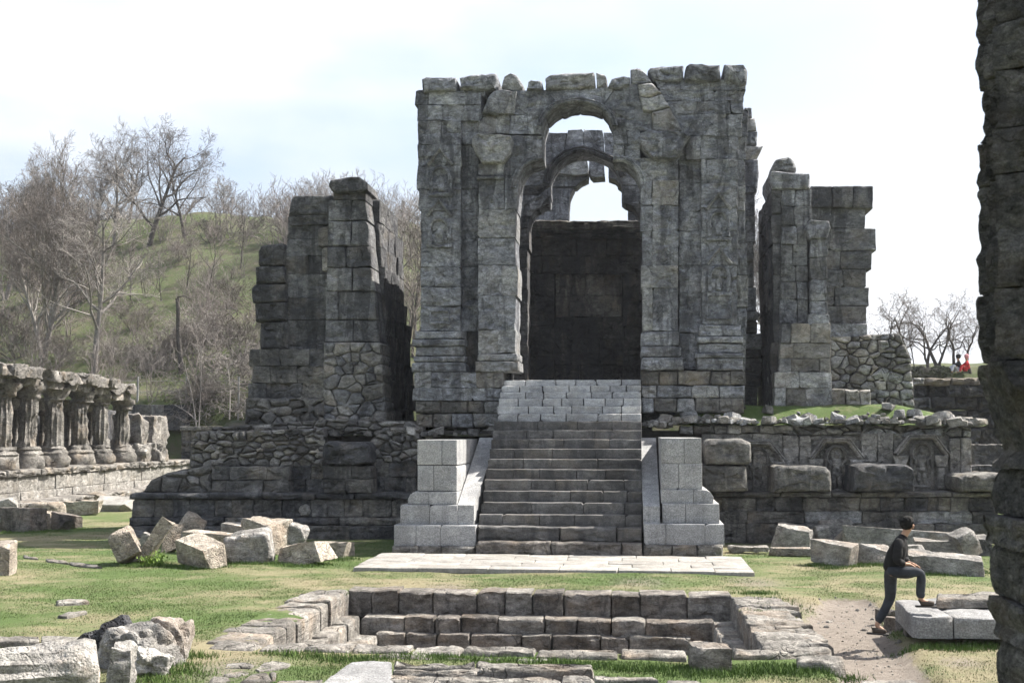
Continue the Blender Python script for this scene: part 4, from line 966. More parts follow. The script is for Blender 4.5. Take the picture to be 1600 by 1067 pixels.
# ------------------------------------------------------------------ fallen stones (each a thing of its own)
def fallen(name, label, px, size, rot, mat, seed, cat='stone', group=None, dz=-.09, z=0.0, Y=None, **k):
    """px: where the middle of its foot stands in the photo; size in metres (along X, along Y, height)."""
    c = PZ(px[0], px[1], z) if Y is None else np.array([P(px[0], px[1], Y)[0], Y, z])
    kk = dict(rough=.026, rnd=.03, chips=7, res=.05, chip_d=(.74, .97), skew=.12); kk.update(k)
    v, f = boulder(size, seed, **kk)
    v[:, 2] -= size[2] / 2; v = place(v, rot, (0, 0, 0)); v[:, 2] -= v[:, 2].min(); v = v + c + np.array([0, 0, dz])
    o = mesh_obj(name, v, f, mat, None, 26)
    return tag(o, label, cat, group)
T, FA = M['tan'], M['fall']
GP = 'fallen blocks heaped left of the stairs'
R_ = math.radians
for a in [
    ('broken_block', 'leftmost tan block of the left heap, tipped up on its edge', (196, 879), (.50, .75, .62), (R_(-8), R_(-32), R_(20)), T, 1, {}),
    ('leaning_slab', 'thin tan slab leaning steeply, second from the left in the heap', (243, 876), (.26, .75, 1.0), (R_(0), R_(34), R_(12)), T, 2, dict(chips=2)),
    ('small_stone', 'small pale stone wedged behind the thin leaning slab', (229, 862), (.34, .3, .42), (R_(0), R_(20), R_(10)), FA, 3, {}),
    ('pointed_stone', 'small pointed stone peeking over behind the big square block', (266, 860), (.36, .4, .72), (0, R_(8), R_(30)), T, 4, dict(chips=6, chip_d=(.5, .8))),
    ('square_block', 'largest squared tan block at the front of the left heap', (313, 884), (.92, .56, .56), (R_(8), R_(9), R_(-28)), T, 5, dict(chips=1, rnd=.04, rough=.012)),
    ('long_block', 'long block with shaded front lying behind the largest square block', (325, 862), (1.25, .5, .55), (0, R_(2), R_(-8)), T, 6, dict(chips=2, rnd=.05)),
    ('peaked_stone', 'peaked brown stone at the top back of the left heap', (300, 848), (.62, .5, .62), (0, R_(28), R_(15)), T, 7, dict(chips=6, chip_d=(.55, .85))),
    ('rough_boulder', 'rough rounded grey boulder in the middle of the left heap', (392, 876), (.98, .7, .68), (0, R_(-3), R_(8)), FA, 8, dict(rough=.05, rnd=.14, chips=6)),
    ('tan_boulder', 'broad tan boulder behind the rough grey boulder', (412, 862), (1.0, .7, .78), (0, R_(4), R_(-20)), T, 9, dict(rough=.04, chips=5)),
    ('dark_faced_rock', 'dark faced rock with a hollow resting at the top right of the heap', (458, 860), (.62, .6, .74), (0, R_(14), R_(20)), FA, 10, dict(rough=.06, rnd=.2, chips=7)),
    ('tilted_block', 'pitted pale block tilted down to the left, in front of the heap end', (476, 876), (1.15, .7, .44), (R_(4), R_(-10), R_(-14)), T, 11, dict(rough=.035, chips=5, dz=-.14)),
    ('end_block', 'flat topped block at the right end of the left heap', (524, 866), (.72, .6, .38), (0, 0, R_(-6)), T, 12, dict(chips=1, rnd=.04)),
    ('pale_slab', 'pale flat slab showing behind the long block of the left heap', (372, 855), (.7, .5, .58), (0, R_(3), R_(5)), FA, 13, dict(chips=2)),
]:
    fallen(a[0], a[1], a[2], a[3], a[4], a[5], a[6], group=GP, **a[7])
GR = 'fallen blocks heaped before the right plinth'
for a in [
    ('rough_boulder', 'rough angular boulder standing apart left of the right heap', (1240, 853), (.92, .7, .52), (0, R_(4), R_(-12)), FA, 21, dict(rough=.04, chips=6)),
    ('white_top_rock', 'rugged rock with pale top at the back left of the right heap', (1300, 846), (.82, .6, .62), (0, R_(-5), R_(10)), FA, 22, dict(rough=.06, chips=6, rnd=.15)),
    ('narrow_block', 'narrow upright block at the left end of the long fallen beam', (1283, 850), (.3, .5, .5), (0, 0, R_(10)), FA, 23, {}),
    ('fallen_beam', 'long fallen stone beam with shaded moulded front in the right heap', (1412, 856), (2.9, .7, .42), (R_(0), R_(3.5), R_(-5)), FA, 24, dict(chips=2, rnd=.05, rough=.02)),
    ('squared_block', 'squared block with one sunlit end in front of the fallen beam', (1306, 881), (.85, .55, .50), (R_(4), R_(8), R_(-32)), FA, 25, dict(chips=1, rnd=.04, rough=.015)),
    ('split_boulder', 'dark split boulder between the squared block and the standing person', (1362, 878), (.70, .55, .42), (0, R_(6), R_(-15)), FA, 26, dict(rough=.05, chips=7)),
    ('moulded_slab', 'long moulded slab nearest the standing person with bright right end', (1482, 893), (1.62, .62, .36), (R_(4), R_(4), R_(-14)), FA, 27, dict(chips=2, rnd=.05)),
    ('pale_block', 'pale block lying between the beam and the long moulded slab', (1466, 866), (.9, .55, .36), (0, R_(4), R_(-8)), FA, 28, dict(chips=4)),
    ('cream_block', 'cream block perched at the back of the right heap behind the head', (1465, 846), (.95, .6, .58), (0, R_(4), R_(-5)), T, 29, dict(chips=4)),
    ('beam_end_stone', 'pale broken stone against the right end of the fallen beam', (1506, 868), (.5, .5, .52), (0, R_(-18), R_(20)), FA, 30, dict(chips=6)),
    ('dark_stone', 'small dark stone beside the near pillar behind the moulded slab', (1528, 865), (.45, .5, .44), (0, 0, 0), M['plinth'], 31, {}),
    ('low_stone', 'low stone half hidden behind the standing person', (1418, 874), (.7, .5, .36), (0, R_(-6), R_(5)), FA, 32, {}),
]:
    fallen(a[0], a[1], a[2], a[3], a[4], a[5], a[6], group=GR, **a[7])
for i, (x, y, s, lb) in enumerate(((1172, 861, (.95, .4, .14), 'low flat kerb stone nearest the right granite pedestal'), (1238, 866, (1.1, .35, .16), 'low flat kerb stone below the angular boulder'))):
    fallen('kerb_stone', lb, (x, y), s, (0, 0, R_(-6)), M['rim'], 40 + i, group='low kerb stones right of the stairs', dz=-.03)
# far left, before the colonnade
GF = 'fallen stones before the colonnade'
for a in [
    ('dark_block', 'large squared block with deeply shaded front before the colonnade', (33, 829), (1.05, .8, .66), (0, 0, R_(-6)), M['rim_d'], 51, dict(chips=1, rnd=.04)),
    ('edge_stone', 'stone cut by the left picture edge beside the large shaded block', (2, 829), (.42, .6, .55), (0, 0, 0), FA, 52, {}),
    ('brown_stone', 'brown stone between the large shaded block and the dark wedge', (70, 826), (.5, .6, .56), (0, R_(5), R_(12)), T, 53, dict(chips=5)),
    ('dark_wedge', 'dark wedge shaped stone at the right of the shaded blocks', (98, 826), (.75, .6, .50), (0, R_(10), R_(-12)), M['rim_d'], 54, dict(chips=6, chip_d=(.55, .9))),
    ('round_top_stone', 'tan round topped stone behind the large shaded block', (72, 812), (1.0, .6, .62), (0, 0, R_(4)), T, 55, dict(rnd=.3)),
    ('pale_wedge', 'pale wedge stone at the left picture edge behind the shaded block', (9, 812), (.75, .6, .66), (0, R_(-15), R_(15)), FA, 56, dict(chips=5)),
    ('long_block', 'long low block before the colonnade steps', (121, 803), (1.6, .7, .42), (0, R_(-3), R_(5)), T, 57, dict(chips=2)),
    ('smooth_slab', 'smooth pale slab leaning near the corner of the left plinth', (178, 797), (1.35, .8, .36), (R_(22), 0, R_(-5)), M['pave'], 58, dict(chips=1, rnd=.04, rough=.01)),
    ('flat_slab', 'flat slab stacked above the long low block', (110, 788), (1.5, .7, .28), (0, R_(2), R_(8)), M['rim_d'], 59, {}),
    ('pale_stone', 'pale weathered stone at the left edge of the lawn', (2, 896), (.42, .5, .68), (0, 0, R_(12)), T, 60, dict(chips=4)),
    ('stepped_slab', 'mossy stepped slab below the colonnade wall at the left edge', (45, 797), (2.0, 1.0, .36), (0, R_(2), R_(6)), FA, 61, dict(chips=3)),
]:
    fallen(a[0], a[1], a[2], a[3], a[4], a[5], a[6], group=GF, **a[7])
# lines of half buried stones and flags in the grass
def flat(name, label, pts, zz, mat, seed, th=.16, group=None, **k):
    kk = dict(bevel=.025, rough=.015, res=.1, gap=0); kk.update(k)
    v, f = prism([PZ(x, y, zz)[:2] for x, y in pts], th, AXY, (0, 0, zz), seed=seed, **kk); return tag(mesh_obj(name, v, f, mat, None, 42), label, 'flagstone', group)
GS = 'flagstones sunk in the grass'
FL = [('pale flagstone below the basin corner, farthest of the paved patch', [(352, 1036), (385, 1034), (400, 1037), (392, 1042), (350, 1042)]), ('broad flagstone right of the farthest one in the paved patch', [(412, 1035), (430, 1029), (455, 1034), (448, 1040), (405, 1046), (398, 1043)]),
      ('largest pale flagstone in the middle of the paved patch', [(400, 1051), (418, 1050), (428, 1061), (382, 1065), (374, 1063), (392, 1054)]), ('small flagstone touching the largest one on its right', [(420, 1049), (433, 1049), (432, 1058), (426, 1059)]),
      ('narrow flagstone at the left of the paved patch', [(330, 1058), (356, 1056), (360, 1060), (345, 1064), (325, 1062)]), ('thin flagstone between the upper and lower flags of the patch', [(350, 1050), (380, 1046), (392, 1048), (372, 1053), (350, 1054)]),
      ('flagstone at the picture edge left of the smooth grey slab', [(428, 1066), (440, 1060), (505, 1059), (498, 1072), (425, 1075)]), ('worn flat stone in the lawn above the broken capital', [(88, 937), (135, 935), (140, 938), (90, 941)]),
      ('small worn stone in the lawn left of the broken capital', [(88, 961), (105, 956), (134, 952), (136, 954), (106, 962)]), ('flat stone in grass right of the basin, upper one', [(1222, 966), (1250, 965), (1258, 971), (1225, 973)]),
      ('flat stone in grass right of the basin, middle one', [(1208, 975), (1246, 972), (1254, 978), (1212, 980)]), ('flat stone in grass right of the basin, lower one beside the path', [(1240, 982), (1268, 980), (1280, 986), (1250, 990)]),
      ('long flat stone beside the path above the rim slab', [(1252, 992), (1284, 990), (1296, 998), (1262, 1001)]), ('low flag at the bottom edge left of the dirt path', [(1345, 1062), (1425, 1061), (1440, 1068), (1342, 1070)]),
      ('long thin flag in the grass right of the layered slab', [(928, 1053), (1020, 1057), (1030, 1061), (930, 1059)]), ('thin flag right of the long one at the bottom edge', [(1042, 1060), (1090, 1063), (1120, 1068), (1040, 1068)])]
for i, (lb, q) in enumerate(FL): flat('flagstone', lb, q, .02, M['rim'], 70 + i, group=GS)
flat('smooth_slab', 'smooth grey slab in the foreground left of the layered stone', [(550, 1032), (612, 1032), (616, 1085), (475, 1085)], .16, M['slab'], 90, th=.4, bevel=.02, rough=.01)
lay = thing('layered_stone', 'broad layered stone slab breaking into ridges at the bottom edge', 'slab', PZ(770, 1060, 0))
rs = random.Random(9)
yy = [1033, 1039, 1045, 1051, 1058, 1066, 1078]
for i in range(6):
    z_ = .22 - .018 * i + rs.uniform(-.02, .02)
    x = 616 - i * 3
    while x < 915:
        e = min(x + rs.uniform(90, 190), 928 + i)
        if 928 - e < 50: e = 926 + i * 2
        v, f = prism([PZ(a, b, z_)[:2] for a, b in ((x, yy[i] + rs.uniform(-1, 1)), (e, yy[i] + rs.uniform(-1, 1) + (e - 616) * .012), (e, yy[i + 1] + (e - 616) * .012), (x, yy[i + 1] + rs.uniform(-1, 1)))], .34, AXY, (0, 0, z_ + rs.uniform(-.035, .02)), bevel=.035, rough=.03, res=.09, gap=.004, seed=rs.randrange(999), freq=3)
        mesh_obj('layer', v, f, M['rim'], lay, 42); x = e
# half buried kerb at the far left
for i, (a, b, lb) in enumerate(((-30, 62, 'left half of the sunken kerb behind the fallen column'), (64, 132, 'right half of the sunken kerb behind the fallen column'))):
    flat('sunken_kerb', lb, [(a, 993), (b, 993), (b, 1001), (a, 1002)], .05, M['rim'], 110 + i, th=.25, group='sunken kerb on the lawn')
for i, (lb, q) in enumerate((('thin stone edging in the lawn left of the heap, left piece', [(36, 867), (58, 870), (60, 872), (38, 870)]), ('thin stone edging in the lawn left of the heap, middle piece', [(72, 872), (105, 876), (108, 879), (74, 875)]), ('thin stone edging in the lawn left of the heap, right piece', [(108, 877), (150, 881), (160, 885), (112, 881)]))):
    flat('lawn_edging', lb, q, .02, M['rim'], 120 + i, group='stone edging in the lawn')
# fallen column and broken capital in the left foreground
c0, c1 = PZ(-60, 1062, .36), PZ(152, 1048, .34)
fc = thing('fallen_column', 'fluted fallen column shaft cut off by the left picture edge', 'column', ((c0[0] + c1[0]) / 2, (c0[1] + c1[1]) / 2, 0))
L_ = float(np.linalg.norm(c1 - c0)) + 1.2
prof = [(.36, 0), (.365, .1), (.37, L_ * .3), (.37, L_ * .6), (.365, L_ - .3), (.36, L_ - .12), (.32, L_ - .02), (.2, L_)]
prof = [(np.interp(s, [q[1] for q in prof], [q[0] for q in prof]), s) for s in list(np.linspace(0, L_ - .32, 22)) + [L_ - .28, L_ - .2, L_ - .12, L_ - .06, L_ - .02, L_]]
v, f = lathe(prof, 64, 16, .035, (-.1, L_ - .3))
d = (c1 - c0) / np.linalg.norm(c1 - c0); d[2] = 0.0; d /= np.linalg.norm(d)
Rm = np.array(Vector(d).to_track_quat('Z', 'Y').to_matrix())
rad = np.stack([v[:, 0], v[:, 1], v[:, 2] * 0], 1); rad /= np.maximum(np.linalg.norm(rad, axis=1), 1e-6)[:, None]
v = v + rad * (np.minimum(fbm(v, 2.6, 4, 3), .25) * .10)[:, None] + np.stack([v[:, 0] * 0, v[:, 1] * 0, fbm(v, 5, 3, 8) * .03], 1) * (v[:, 2:] > L_ - .25)
v = v @ Rm.T + c1 - d * L_ + d * .0; v[:, 2] += -.02
mesh_obj('shaft', v, f, M['fall'], fc, 50)
v, f = boulder((.24, .5, .50), 15, rough=.05, rnd=.04, chips=8, res=.04); mesh_obj('broken_end', place(v, (0, .08, .25), PZ(172, 1078, 0) + np.array([0, .28, -.05])), f, M['fall'], fc, 36)
cp = thing('broken_capital', 'rugged broken capital with one dark granular face in the left foreground', 'capital', PZ(215, 1050, 0))
def crag(size, seed, rot, loc, mat, name, chips=12, rough=.06, cd=(.55, .92)):
    v, f = boulder(size, seed, rough=rough, rnd=.04, chips=chips, res=.032, freq=2.6, chip_d=cd)
    c = v.mean(0); d_ = (v - c) / np.maximum(np.linalg.norm(v - c, axis=1), 1e-6)[:, None]
    v = v - d_ * (np.maximum(1 - np.abs(fbm(v + seed, 3.2, 2, 7)) * 2.2 - .55, 0) * .16)[:, None]
    return mesh_obj(name, place(v, rot, loc), f, mat, cp, 26)
crag((.92, .7, .58), 23, (R_(6), R_(-10), R_(-24)), PZ(205, 1044, 0) + np.array([0, .22, -.12]), M['fall'], 'broken_mass')
crag((.66, .4, .42), 24, (R_(-14), R_(-26), R_(20)), PZ(166, 1024, 0) + np.array([0, .25, -.05]), mk_stone('granular_dark_stone', (.035, .035, .04), (.065, .065, .07), (.13, .13, .135), stain=.2, warm=0, pit=1.0, crack=0, speck=.6), 'dark_face', chips=5, rough=.03)
crag((.50, .55, .52), 25, (0, R_(6), R_(12)), PZ(248, 1030, 0) + np.array([0, .25, -.06]), M['fall'], 'moulded_block', chips=7, cd=(.65, .95))
crag((.5, .4, .34), 26, (0, R_(18), R_(30)), PZ(228, 1052, 0) + np.array([0, 0, -.06]), M['fall'], 'fragment')
# big slab platform under the person's foot
sp = thing('stone_platform', 'low platform of squared granite slabs under the standing person\'s raised foot', 'platform', (4.6, 16, 0))
zt_ = .37
q0, q1 = PZ(1426, 962, zt_), PZ(1398, 936, zt_)
xj = PZ(1494, 965, zt_)[0]
for (a, b, ya, yb, z1, th) in ((q0[0], xj, q0[1], q1[1], zt_, .29), (xj + .01, 5.35, q0[1] + .02, q1[1] - .3, zt_ - .015, .27), (xj + .03, 5.6, q1[1] - .28, q1[1] + .3, zt_ - .01, .27)):
    v, f = prism([(a, ya), (b, ya), (b, yb), (a + (q1[0] - q0[0]) * (1 if a == q0[0] else 0), yb)], th, AXY, (0, 0, z1), bevel=.025, rough=.012, res=.14, gap=.002); mesh_obj('slab', v, f, M['slab'], sp, 42)
v, f = prism([PZ(x, y, .50)[:2] for x, y in ((1462, 925), (1560, 923), (1560, 934), (1464, 935))], .13, AXY, (0, 0, .50), bevel=.03, rough=.03, res=.12); mesh_obj('upper_slab', v, f, M['rim'], sp, 42)
for i, (x, y, s) in enumerate(((1432, 1003, .3), (1456, 1004, .34), (1486, 1005, .4), (1520, 1006, .42), (1404, 984, .3), (1390, 972, .26), (1414, 992, .24))):
    v, f = boulder((s, .3, .26), 33 + i, rough=.03, chips=5, res=.06); mesh_obj('packing_stone', place(v, (0, 0, i), PZ(x, y, -.1) + np.array([0, .1, -.08])), f, M['rim_d'], sp, 38)

# ------------------------------------------------------------------ near pillar at the right edge
YN = 5.6
npil = thing('near_pillar', 'dark weathered fluted pillar close to the camera at the right edge', 'pillar', (2.9, YN + .5, 0))
edge_px = [(-120, 1527), (0, 1527), (25, 1522), (34, 1530), (95, 1524), (150, 1526), (166, 1532), (192, 1528), (205, 1536), (215, 1527), (290, 1526), (350, 1527), (470, 1528), (560, 1528), (610, 1534), (650, 1545), (700, 1558), (735, 1566), (760, 1548), (800, 1540), (860, 1538), (870, 1544), (900, 1537), (945, 1538), (962, 1545), (1000, 1548), (1018, 1558), (1050, 1548), (1070, 1540), (1400, 1536)]
MN = mk_stone('near_pillar_stone', (.042, .042, .043), (.09, .088, .087), (.165, .16, .154), stain=.4, warm=.3, warm_col=(.16, .125, .09), bump=1.0, crack=.3, speck=.3, contrast=1.0, scl=2.6)
ej = [-160, 30, 104, 196, 268, 448, 562, 735, 812, 862, 948, 1016, 1100, 1250, 1430]
for i, (ya, yb) in enumerate(zip(ej[:-1], ej[1:])):
    za, zb = P(1528, yb, YN)[2] + .004, P(1528, ya, YN)[2] - .004
    if zb < 0: break
    za = max(za, -.05)
    nxx, nyy, nzz = 30, 34, max(5, int((zb - za) / .02))
    pt, fs_ = lattice(nxx, nyy, nzz)
    z = za + pt[:, 2] * (zb - za)
    ypx = np.interp(-z, [-P(1528, q, YN)[2] for q in (-200, 1500)], [-200, 1500])
    xl__ = np.interp(ypx, [a for a, _ in edge_px], [P(b - 15 * min(1, max(0, (740 - a) / 180.)), a, YN + .5)[0] for a, b in edge_px])
    x = xl__ + pt[:, 0] * (3.35 - xl__); y = YN + pt[:, 1] * .5
    front = np.exp(-((y - YN) / .06) ** 2); leftm = np.exp(-(pt[:, 0] / .05) ** 2)
    fl = np.sqrt(.5 + .5 * np.cos((y - YN) * 2 * math.pi / .15)) if 0 <= i <= 5 else 0 * x
    w = np.stack([x, y, z], 1); er = np.clip(.95 + fbm(w, 2.4, 3, 60 + i) * 1.3, .25, 1)
    amp = 1.0 if i > 5 else .30; off_ = (0, .0, .012, 0, .01, 0, .0, .05, -.01, .035, 0, .05, 0, .03)[i % 14]
    x = x + leftm * (.10 * fl * er + .05 * amp * fbm(w, 4, 4, 9) + .024 * fbm(w, 15, 3, 3) + off_)
    y = y + front * (.13 * amp * fbm(w, 4, 4, 5) + .035 * fbm(w, 13, 3, 3) + (.04 if i in (7, 9, 11) else 0))
    bk = np.exp(-((pt[:, 1] - 1) / .06) ** 2); rt = np.exp(-((pt[:, 0] - 1) / .06) ** 2); y = y - bk * (.05 + .10 * fbm(w, 3, 4, 15)); x = x - rt * (.05 + .12 * fbm(w, 3, 4, 25))
    r = np.minimum(np.minimum(pt[:, 2], 1 - pt[:, 2]) * (zb - za) / .015, 1); x = x + (1 - r) * .007 * leftm; y = y + (1 - r) * .009 * front
    mesh_obj('block', np.stack([x, y, z], 1), fs_, MN, npil, 24)
# ------------------------------------------------------------------ colonnade along the left side
XC = -23.0
col_t = thing('colonnade', 'ruined colonnade of fluted columns on a stone base at the left', 'colonnade', (XC - .5, 47, 0))
CM = mk_stone('colonnade_stone', (.085, .08, .075), (.17, .16, .148), (.28, .265, .245), stain=.4, warm=.35, warm_col=(.33, .25, .17), stain_col=(.06, .055, .05))
def pX(x, y): return PXp(x, y, XC)
ZB = 1.45
ycol = [pX(x, 700)[1] for x in (-34, 4, 42, 83, 124, 157, 189)]
rs = random.Random(41)
def column(y, ztop, i):
    h = ztop - ZB
    zs_ = np.linspace(ZB + .80, ztop - .50, 16)
    prof = [(.385 - .04 * k / 15, z - ZB) for k, z in enumerate(zs_)]
    v, f = lathe(prof, 48, 12, .05, (0, 9)); v = v + np.array([XC, y, ZB])
    rad = np.stack([v[:, 0] - XC, v[:, 1] - y, v[:, 2] * 0], 1); rad /= np.maximum(np.linalg.norm(rad, axis=1), 1e-6)[:, None]
    v = v + rad * (np.minimum(fbm(v, 2.2, 4, i), .10) * .24)[:, None]; mesh_obj('column_shaft', v, f, CM, col_t, 50)
    prof = [(.58, 0), (.62, .1), (.61, .3), (.57, .42), (.53, .46), (.56, .54), (.50, .6), (.44, .66), (.47, .72), (.40, .82)]
    v, f = lathe(prof, 28); v = v * np.array([1, 1, 1]) + np.array([XC, y, ZB]); v = v + rad_n(v, XC, y) * (fbm(v, 3, 4, i + 9) * .20)[:, None]; mesh_obj('column_base', v, f, CM, col_t, 50)
    prof = [(.36, h - .52), (.42, h - .46), (.40, h - .40), (.43, h - .30), (.50, h - .22), (.54, h - .10), (.54, h - .02), (.4, h)]
    v, f = lathe(prof, 28); v = v + np.array([XC, y, ZB]); v = v + rad_n(v, XC, y) * (fbm(v, 3, 4, i + 19) * .24)[:, None]; mesh_obj('column_capital', v, f, CM, col_t, 50)
def rad_n(v, x, y):
    r = np.stack([v[:, 0] - x, v[:, 1] - y, v[:, 2] * 0], 1); return r / np.maximum(np.linalg.norm(r, axis=1), 1e-6)[:, None]
ztops = [4.62, 4.62, 4.6, 4.56, 4.52, 4.48, 4.3]
for i, y in enumerate(ycol): column(y, ztops[i], i)
for i in range(len(ycol) - 1):                      # lintel and broken cornice blocks over the columns
    ya, yb = ycol[i] + .0, ycol[i + 1] + .0
    for q_, (x0, x1, z0, z1, rg) in enumerate(((XC - .6, XC + .55, ztops[i + 1] - .06, ztops[i + 1] + .30, .13), (XC - 1.5, XC + .85, ztops[i + 1] + .22, ztops[i + 1] + .62, .17))):
        n2 = 2 if q_ else 1
        for k_ in range(n2):
            a_, b_ = ya + (yb - ya) * k_ / n2, ya + (yb - ya) * (k_ + 1) / n2
            v, f = boulder((x1 - x0 - rs.uniform(0, .25), b_ - a_ + .08, z1 - z0), 200 + i * 5 + q_ * 2 + k_, rough=rg, rnd=.05, chips=5, res=.09, freq=2.2); mesh_obj('lintel_block', v + np.array([(x0 + x1) / 2, (a_ + b_) / 2, z0]), f, CM, col_t, 36)
y0c, y1c = ycol[0] - 2, 58.5
def rowX(name, X, fr, ya, yb, z0, z1, dep, mat, lo, hi, par, rough=.03, bevel=.05, res=.25, dx=.03):
    for a, b in run(ya, yb, lo, hi, rs):
        U = np.array([0, 1., 0]); v, f = prism([(a, z0), (b, z0), (b, z1), (a, z1)], dep, (U, np.array([0, 0, 1.]), np.array([fr * 1., 0, 0])), (X + rs.uniform(-dx, dx), 0, 0), bevel=bevel, rough=rough, res=res, seed=rs.randrange(999))
        mesh_obj(name, v, f, mat if not isinstance(mat, list) else rs.choice(mat), par, 44)
rowX('ledge_block', XC + .75, 1, y0c, 57, 1.16, ZB, 1.6, CM, .8, 1.7, col_t, rough=.06, bevel=.09, res=.15, dx=.06)
CW = mk_stone('pale_base_stone', (.17, .16, .145), (.25, .238, .22), (.33, .315, .295), stain=.2, warm=.2, var=.12)
rowX('base_block', XC + .62, 1, y0c, 57, .62, 1.16, 1.4, CW, .7, 1.5, col_t, rough=.012, bevel=.02)
rowX('base_block', XC + .64, 1, y0c, 57, .05, .62, 1.4, CW, .8, 1.6, col_t, rough=.012, bevel=.02)
rowX('step_block', XC + 1.5, 1, y0c, 52, -.1, .32, 1.0, CM, .9, 2.0, col_t, rough=.06, bevel=.08, res=.15)
# wall of cells behind the columns, with small colonnettes
for i in range(len(ycol) - 1):
    a, b = ycol[i], ycol[i + 1]; m_ = (a + b) / 2
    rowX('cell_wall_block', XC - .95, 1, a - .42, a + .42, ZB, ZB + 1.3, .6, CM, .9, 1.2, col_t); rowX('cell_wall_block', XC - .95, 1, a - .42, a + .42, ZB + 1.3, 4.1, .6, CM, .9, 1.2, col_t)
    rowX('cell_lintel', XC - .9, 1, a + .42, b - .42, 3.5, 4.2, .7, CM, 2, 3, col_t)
    for s in (a + .46, b - .46):
        v, f = lathe([(.13, 0), (.14, .12), (.10, .2), (.095, 1.2), (.09, 1.9), (.13, 2.0), (.16, 2.2), (.1, 2.24)], 14); v = v + np.array([XC - .72, s, ZB]); v = v + rad_n(v, XC - .72, s) * (fbm(v, 4, 3, i) * .05)[:, None]; mesh_obj('colonnette', v, f, CM, col_t, 50)
rowX('cell_back', XC - 2.6, 1, y0c, 57, ZB - .3, 3.9, .5, M['dark'], 1.2, 2.2, col_t)  # cell backs in dark stone, shade of the recess put into its colour
v, f = boxv(XC - 3.2, XC - .1, y0c, 57, 0, ZB - .005); mesh_obj('base_core', v, f, M['mortar'], col_t, None)
# broken end of the row
for i, (x, y1_, h, w_, lb) in enumerate(((222, 728, 2.2, .9, 'pier'), (248, 727, 2.15, 1.7, 'pier'))):
    y = pX(x, 700)[1]
    v, f = boulder((1.4, w_, h), 230 + i, rough=.15, rnd=.04, chips=7, res=.10); mesh_obj('broken_pier', v + np.array([XC - .6, y, ZB - .02]), f, CM, col_t, 42)
for i, x in enumerate((218, 243)):
    y = pX(x, 700)[1]
    v, f = boulder((.9, .9, .85), 240 + i, rough=.14, rnd=.1, chips=6, res=.08); mesh_obj('column_stump', v + np.array([XC + .2, y - .4, ZB - .02]), f, CM, col_t, 42)
# ------------------------------------------------------------------ rear walls of the precinct
bw = thing('rear_precinct_wall', 'low ruined wall with a pale coping behind the left plinth', 'wall', (-18, 57.5, 0))
ashlar(bw, 'block', [672, 690, 706, 722, 740], 283, 470, 57.4, 1.0, [M['dark'], M['plinth']], w=(22, 40), seed=151)
ashlar(bw, 'coping', [666, 672], 281, 372, 57.2, 1.4, M['rub'], w=(40, 60), seed=152)
ashlar(bw, 'retaining_block', [632, 650, 672], 196, 290, 59.5, .8, [M['dark'], M['rub_d']], w=(14, 26), seed=153)
fw = thing('far_ruined_wall', 'dark ruined wall with an earthen top behind the right end of the plinth', 'wall', (17, 50, 0))
ashlar(fw, 'block', [602, 620, 640, 668, 700, 740, 775], 1428, 1640, 50.0, 1.5, [M['dark'], M['soot'], M['dark']], w=(16, 40), seed=161, rough=.10, bevel=.12, dY=.4, res=.14)  # wall in shade, the shade put into dark and sooty stone
ashlar(fw, 'coping', [590, 602], 1426, 1640, 49.7, 5.5, [M['earth'], M['rub_d']], w=(26, 60), seed=162, rough=.08, bevel=.1)
ashlar(fw, 'block', [728, 750, 775], 1500, 1600, 44.0, 1.2, [M['dark'], M['plinth']], w=(28, 50), seed=163, rough=.05)
ashlar(fw, 'block', [694, 728], 1522, 1600, 46.0, 1.0, M['plinth'], w=(30, 50), seed=164, rough=.05)

# ------------------------------------------------------------------ hillside
def hz(g):
    X, Y = g[:, 0], g[:, 1]
    bank = (5.0 + 1.75 * sm(3, 9, X)) * sm(58.5, 61.5, Y + fbm(g * [1, 1, 0], .25, 2, 1) * 1.2)
    amp = np.interp(X, [-70, -35, -24, -14, -6, 4, 14, 60], [17.5, 19.6, 19.0, 16.5, 11.5, 4.2, 1.2, 1.2])
    z = bank + amp * sm(58, 112, Y) ** .8 + fbm(g * [1, 1, 0], .12, 4, 7) * 1.5 * sm(60, 70, Y) + fbm(g * [1, 1, 0], .6, 2, 8) * .22 * sm(60, 63, Y)
    return z - .6
M['hill'] = mk_grass('hillside_grass', attr=False, greens=((.040, .056, .020), (.082, .102, .038)), straws=((.062, .055, .038), (.125, .11, .076)), bias=.475)
hx = np.unique(np.concatenate([np.arange(-260, -60, 6), np.arange(-60, 44, .9), np.arange(44, 300, 8)])); hy = np.unique(np.concatenate([np.arange(57.0, 120, .9), np.arange(120, 260, 7)]))
g = np.array([(x, y, 0.) for y in hy for x in hx]); g[:, 2] = hz(g); nx = len(hx)
hill = mesh_obj('hillside', g, [(j * nx + i, j * nx + i + 1, (j + 1) * nx + i + 1, (j + 1) * nx + i) for j in range(len(hy) - 1) for i in range(nx - 1)], M['hill'], None, None, origin=np.zeros(3)); tag(hill, kind='structure'); sm_set(hill.data, None)
def hill_z(x, y): return float(hz(np.array([[x, y, 0.]]))[0])
def on_hill(x, y):                                  # where the line of sight through a photo point first meets the hill
    d = ray(x, y); d = d / d[1]; Ys = np.arange(58, 140, .3); q = _cam + d * Ys[:, None]; hit = np.nonzero(q[:, 2] <= hz(q))[0]
    if len(hit): return q[hit[0]]
    q = _cam + d * 118; q[2] = hill_z(q[0], 118); return q

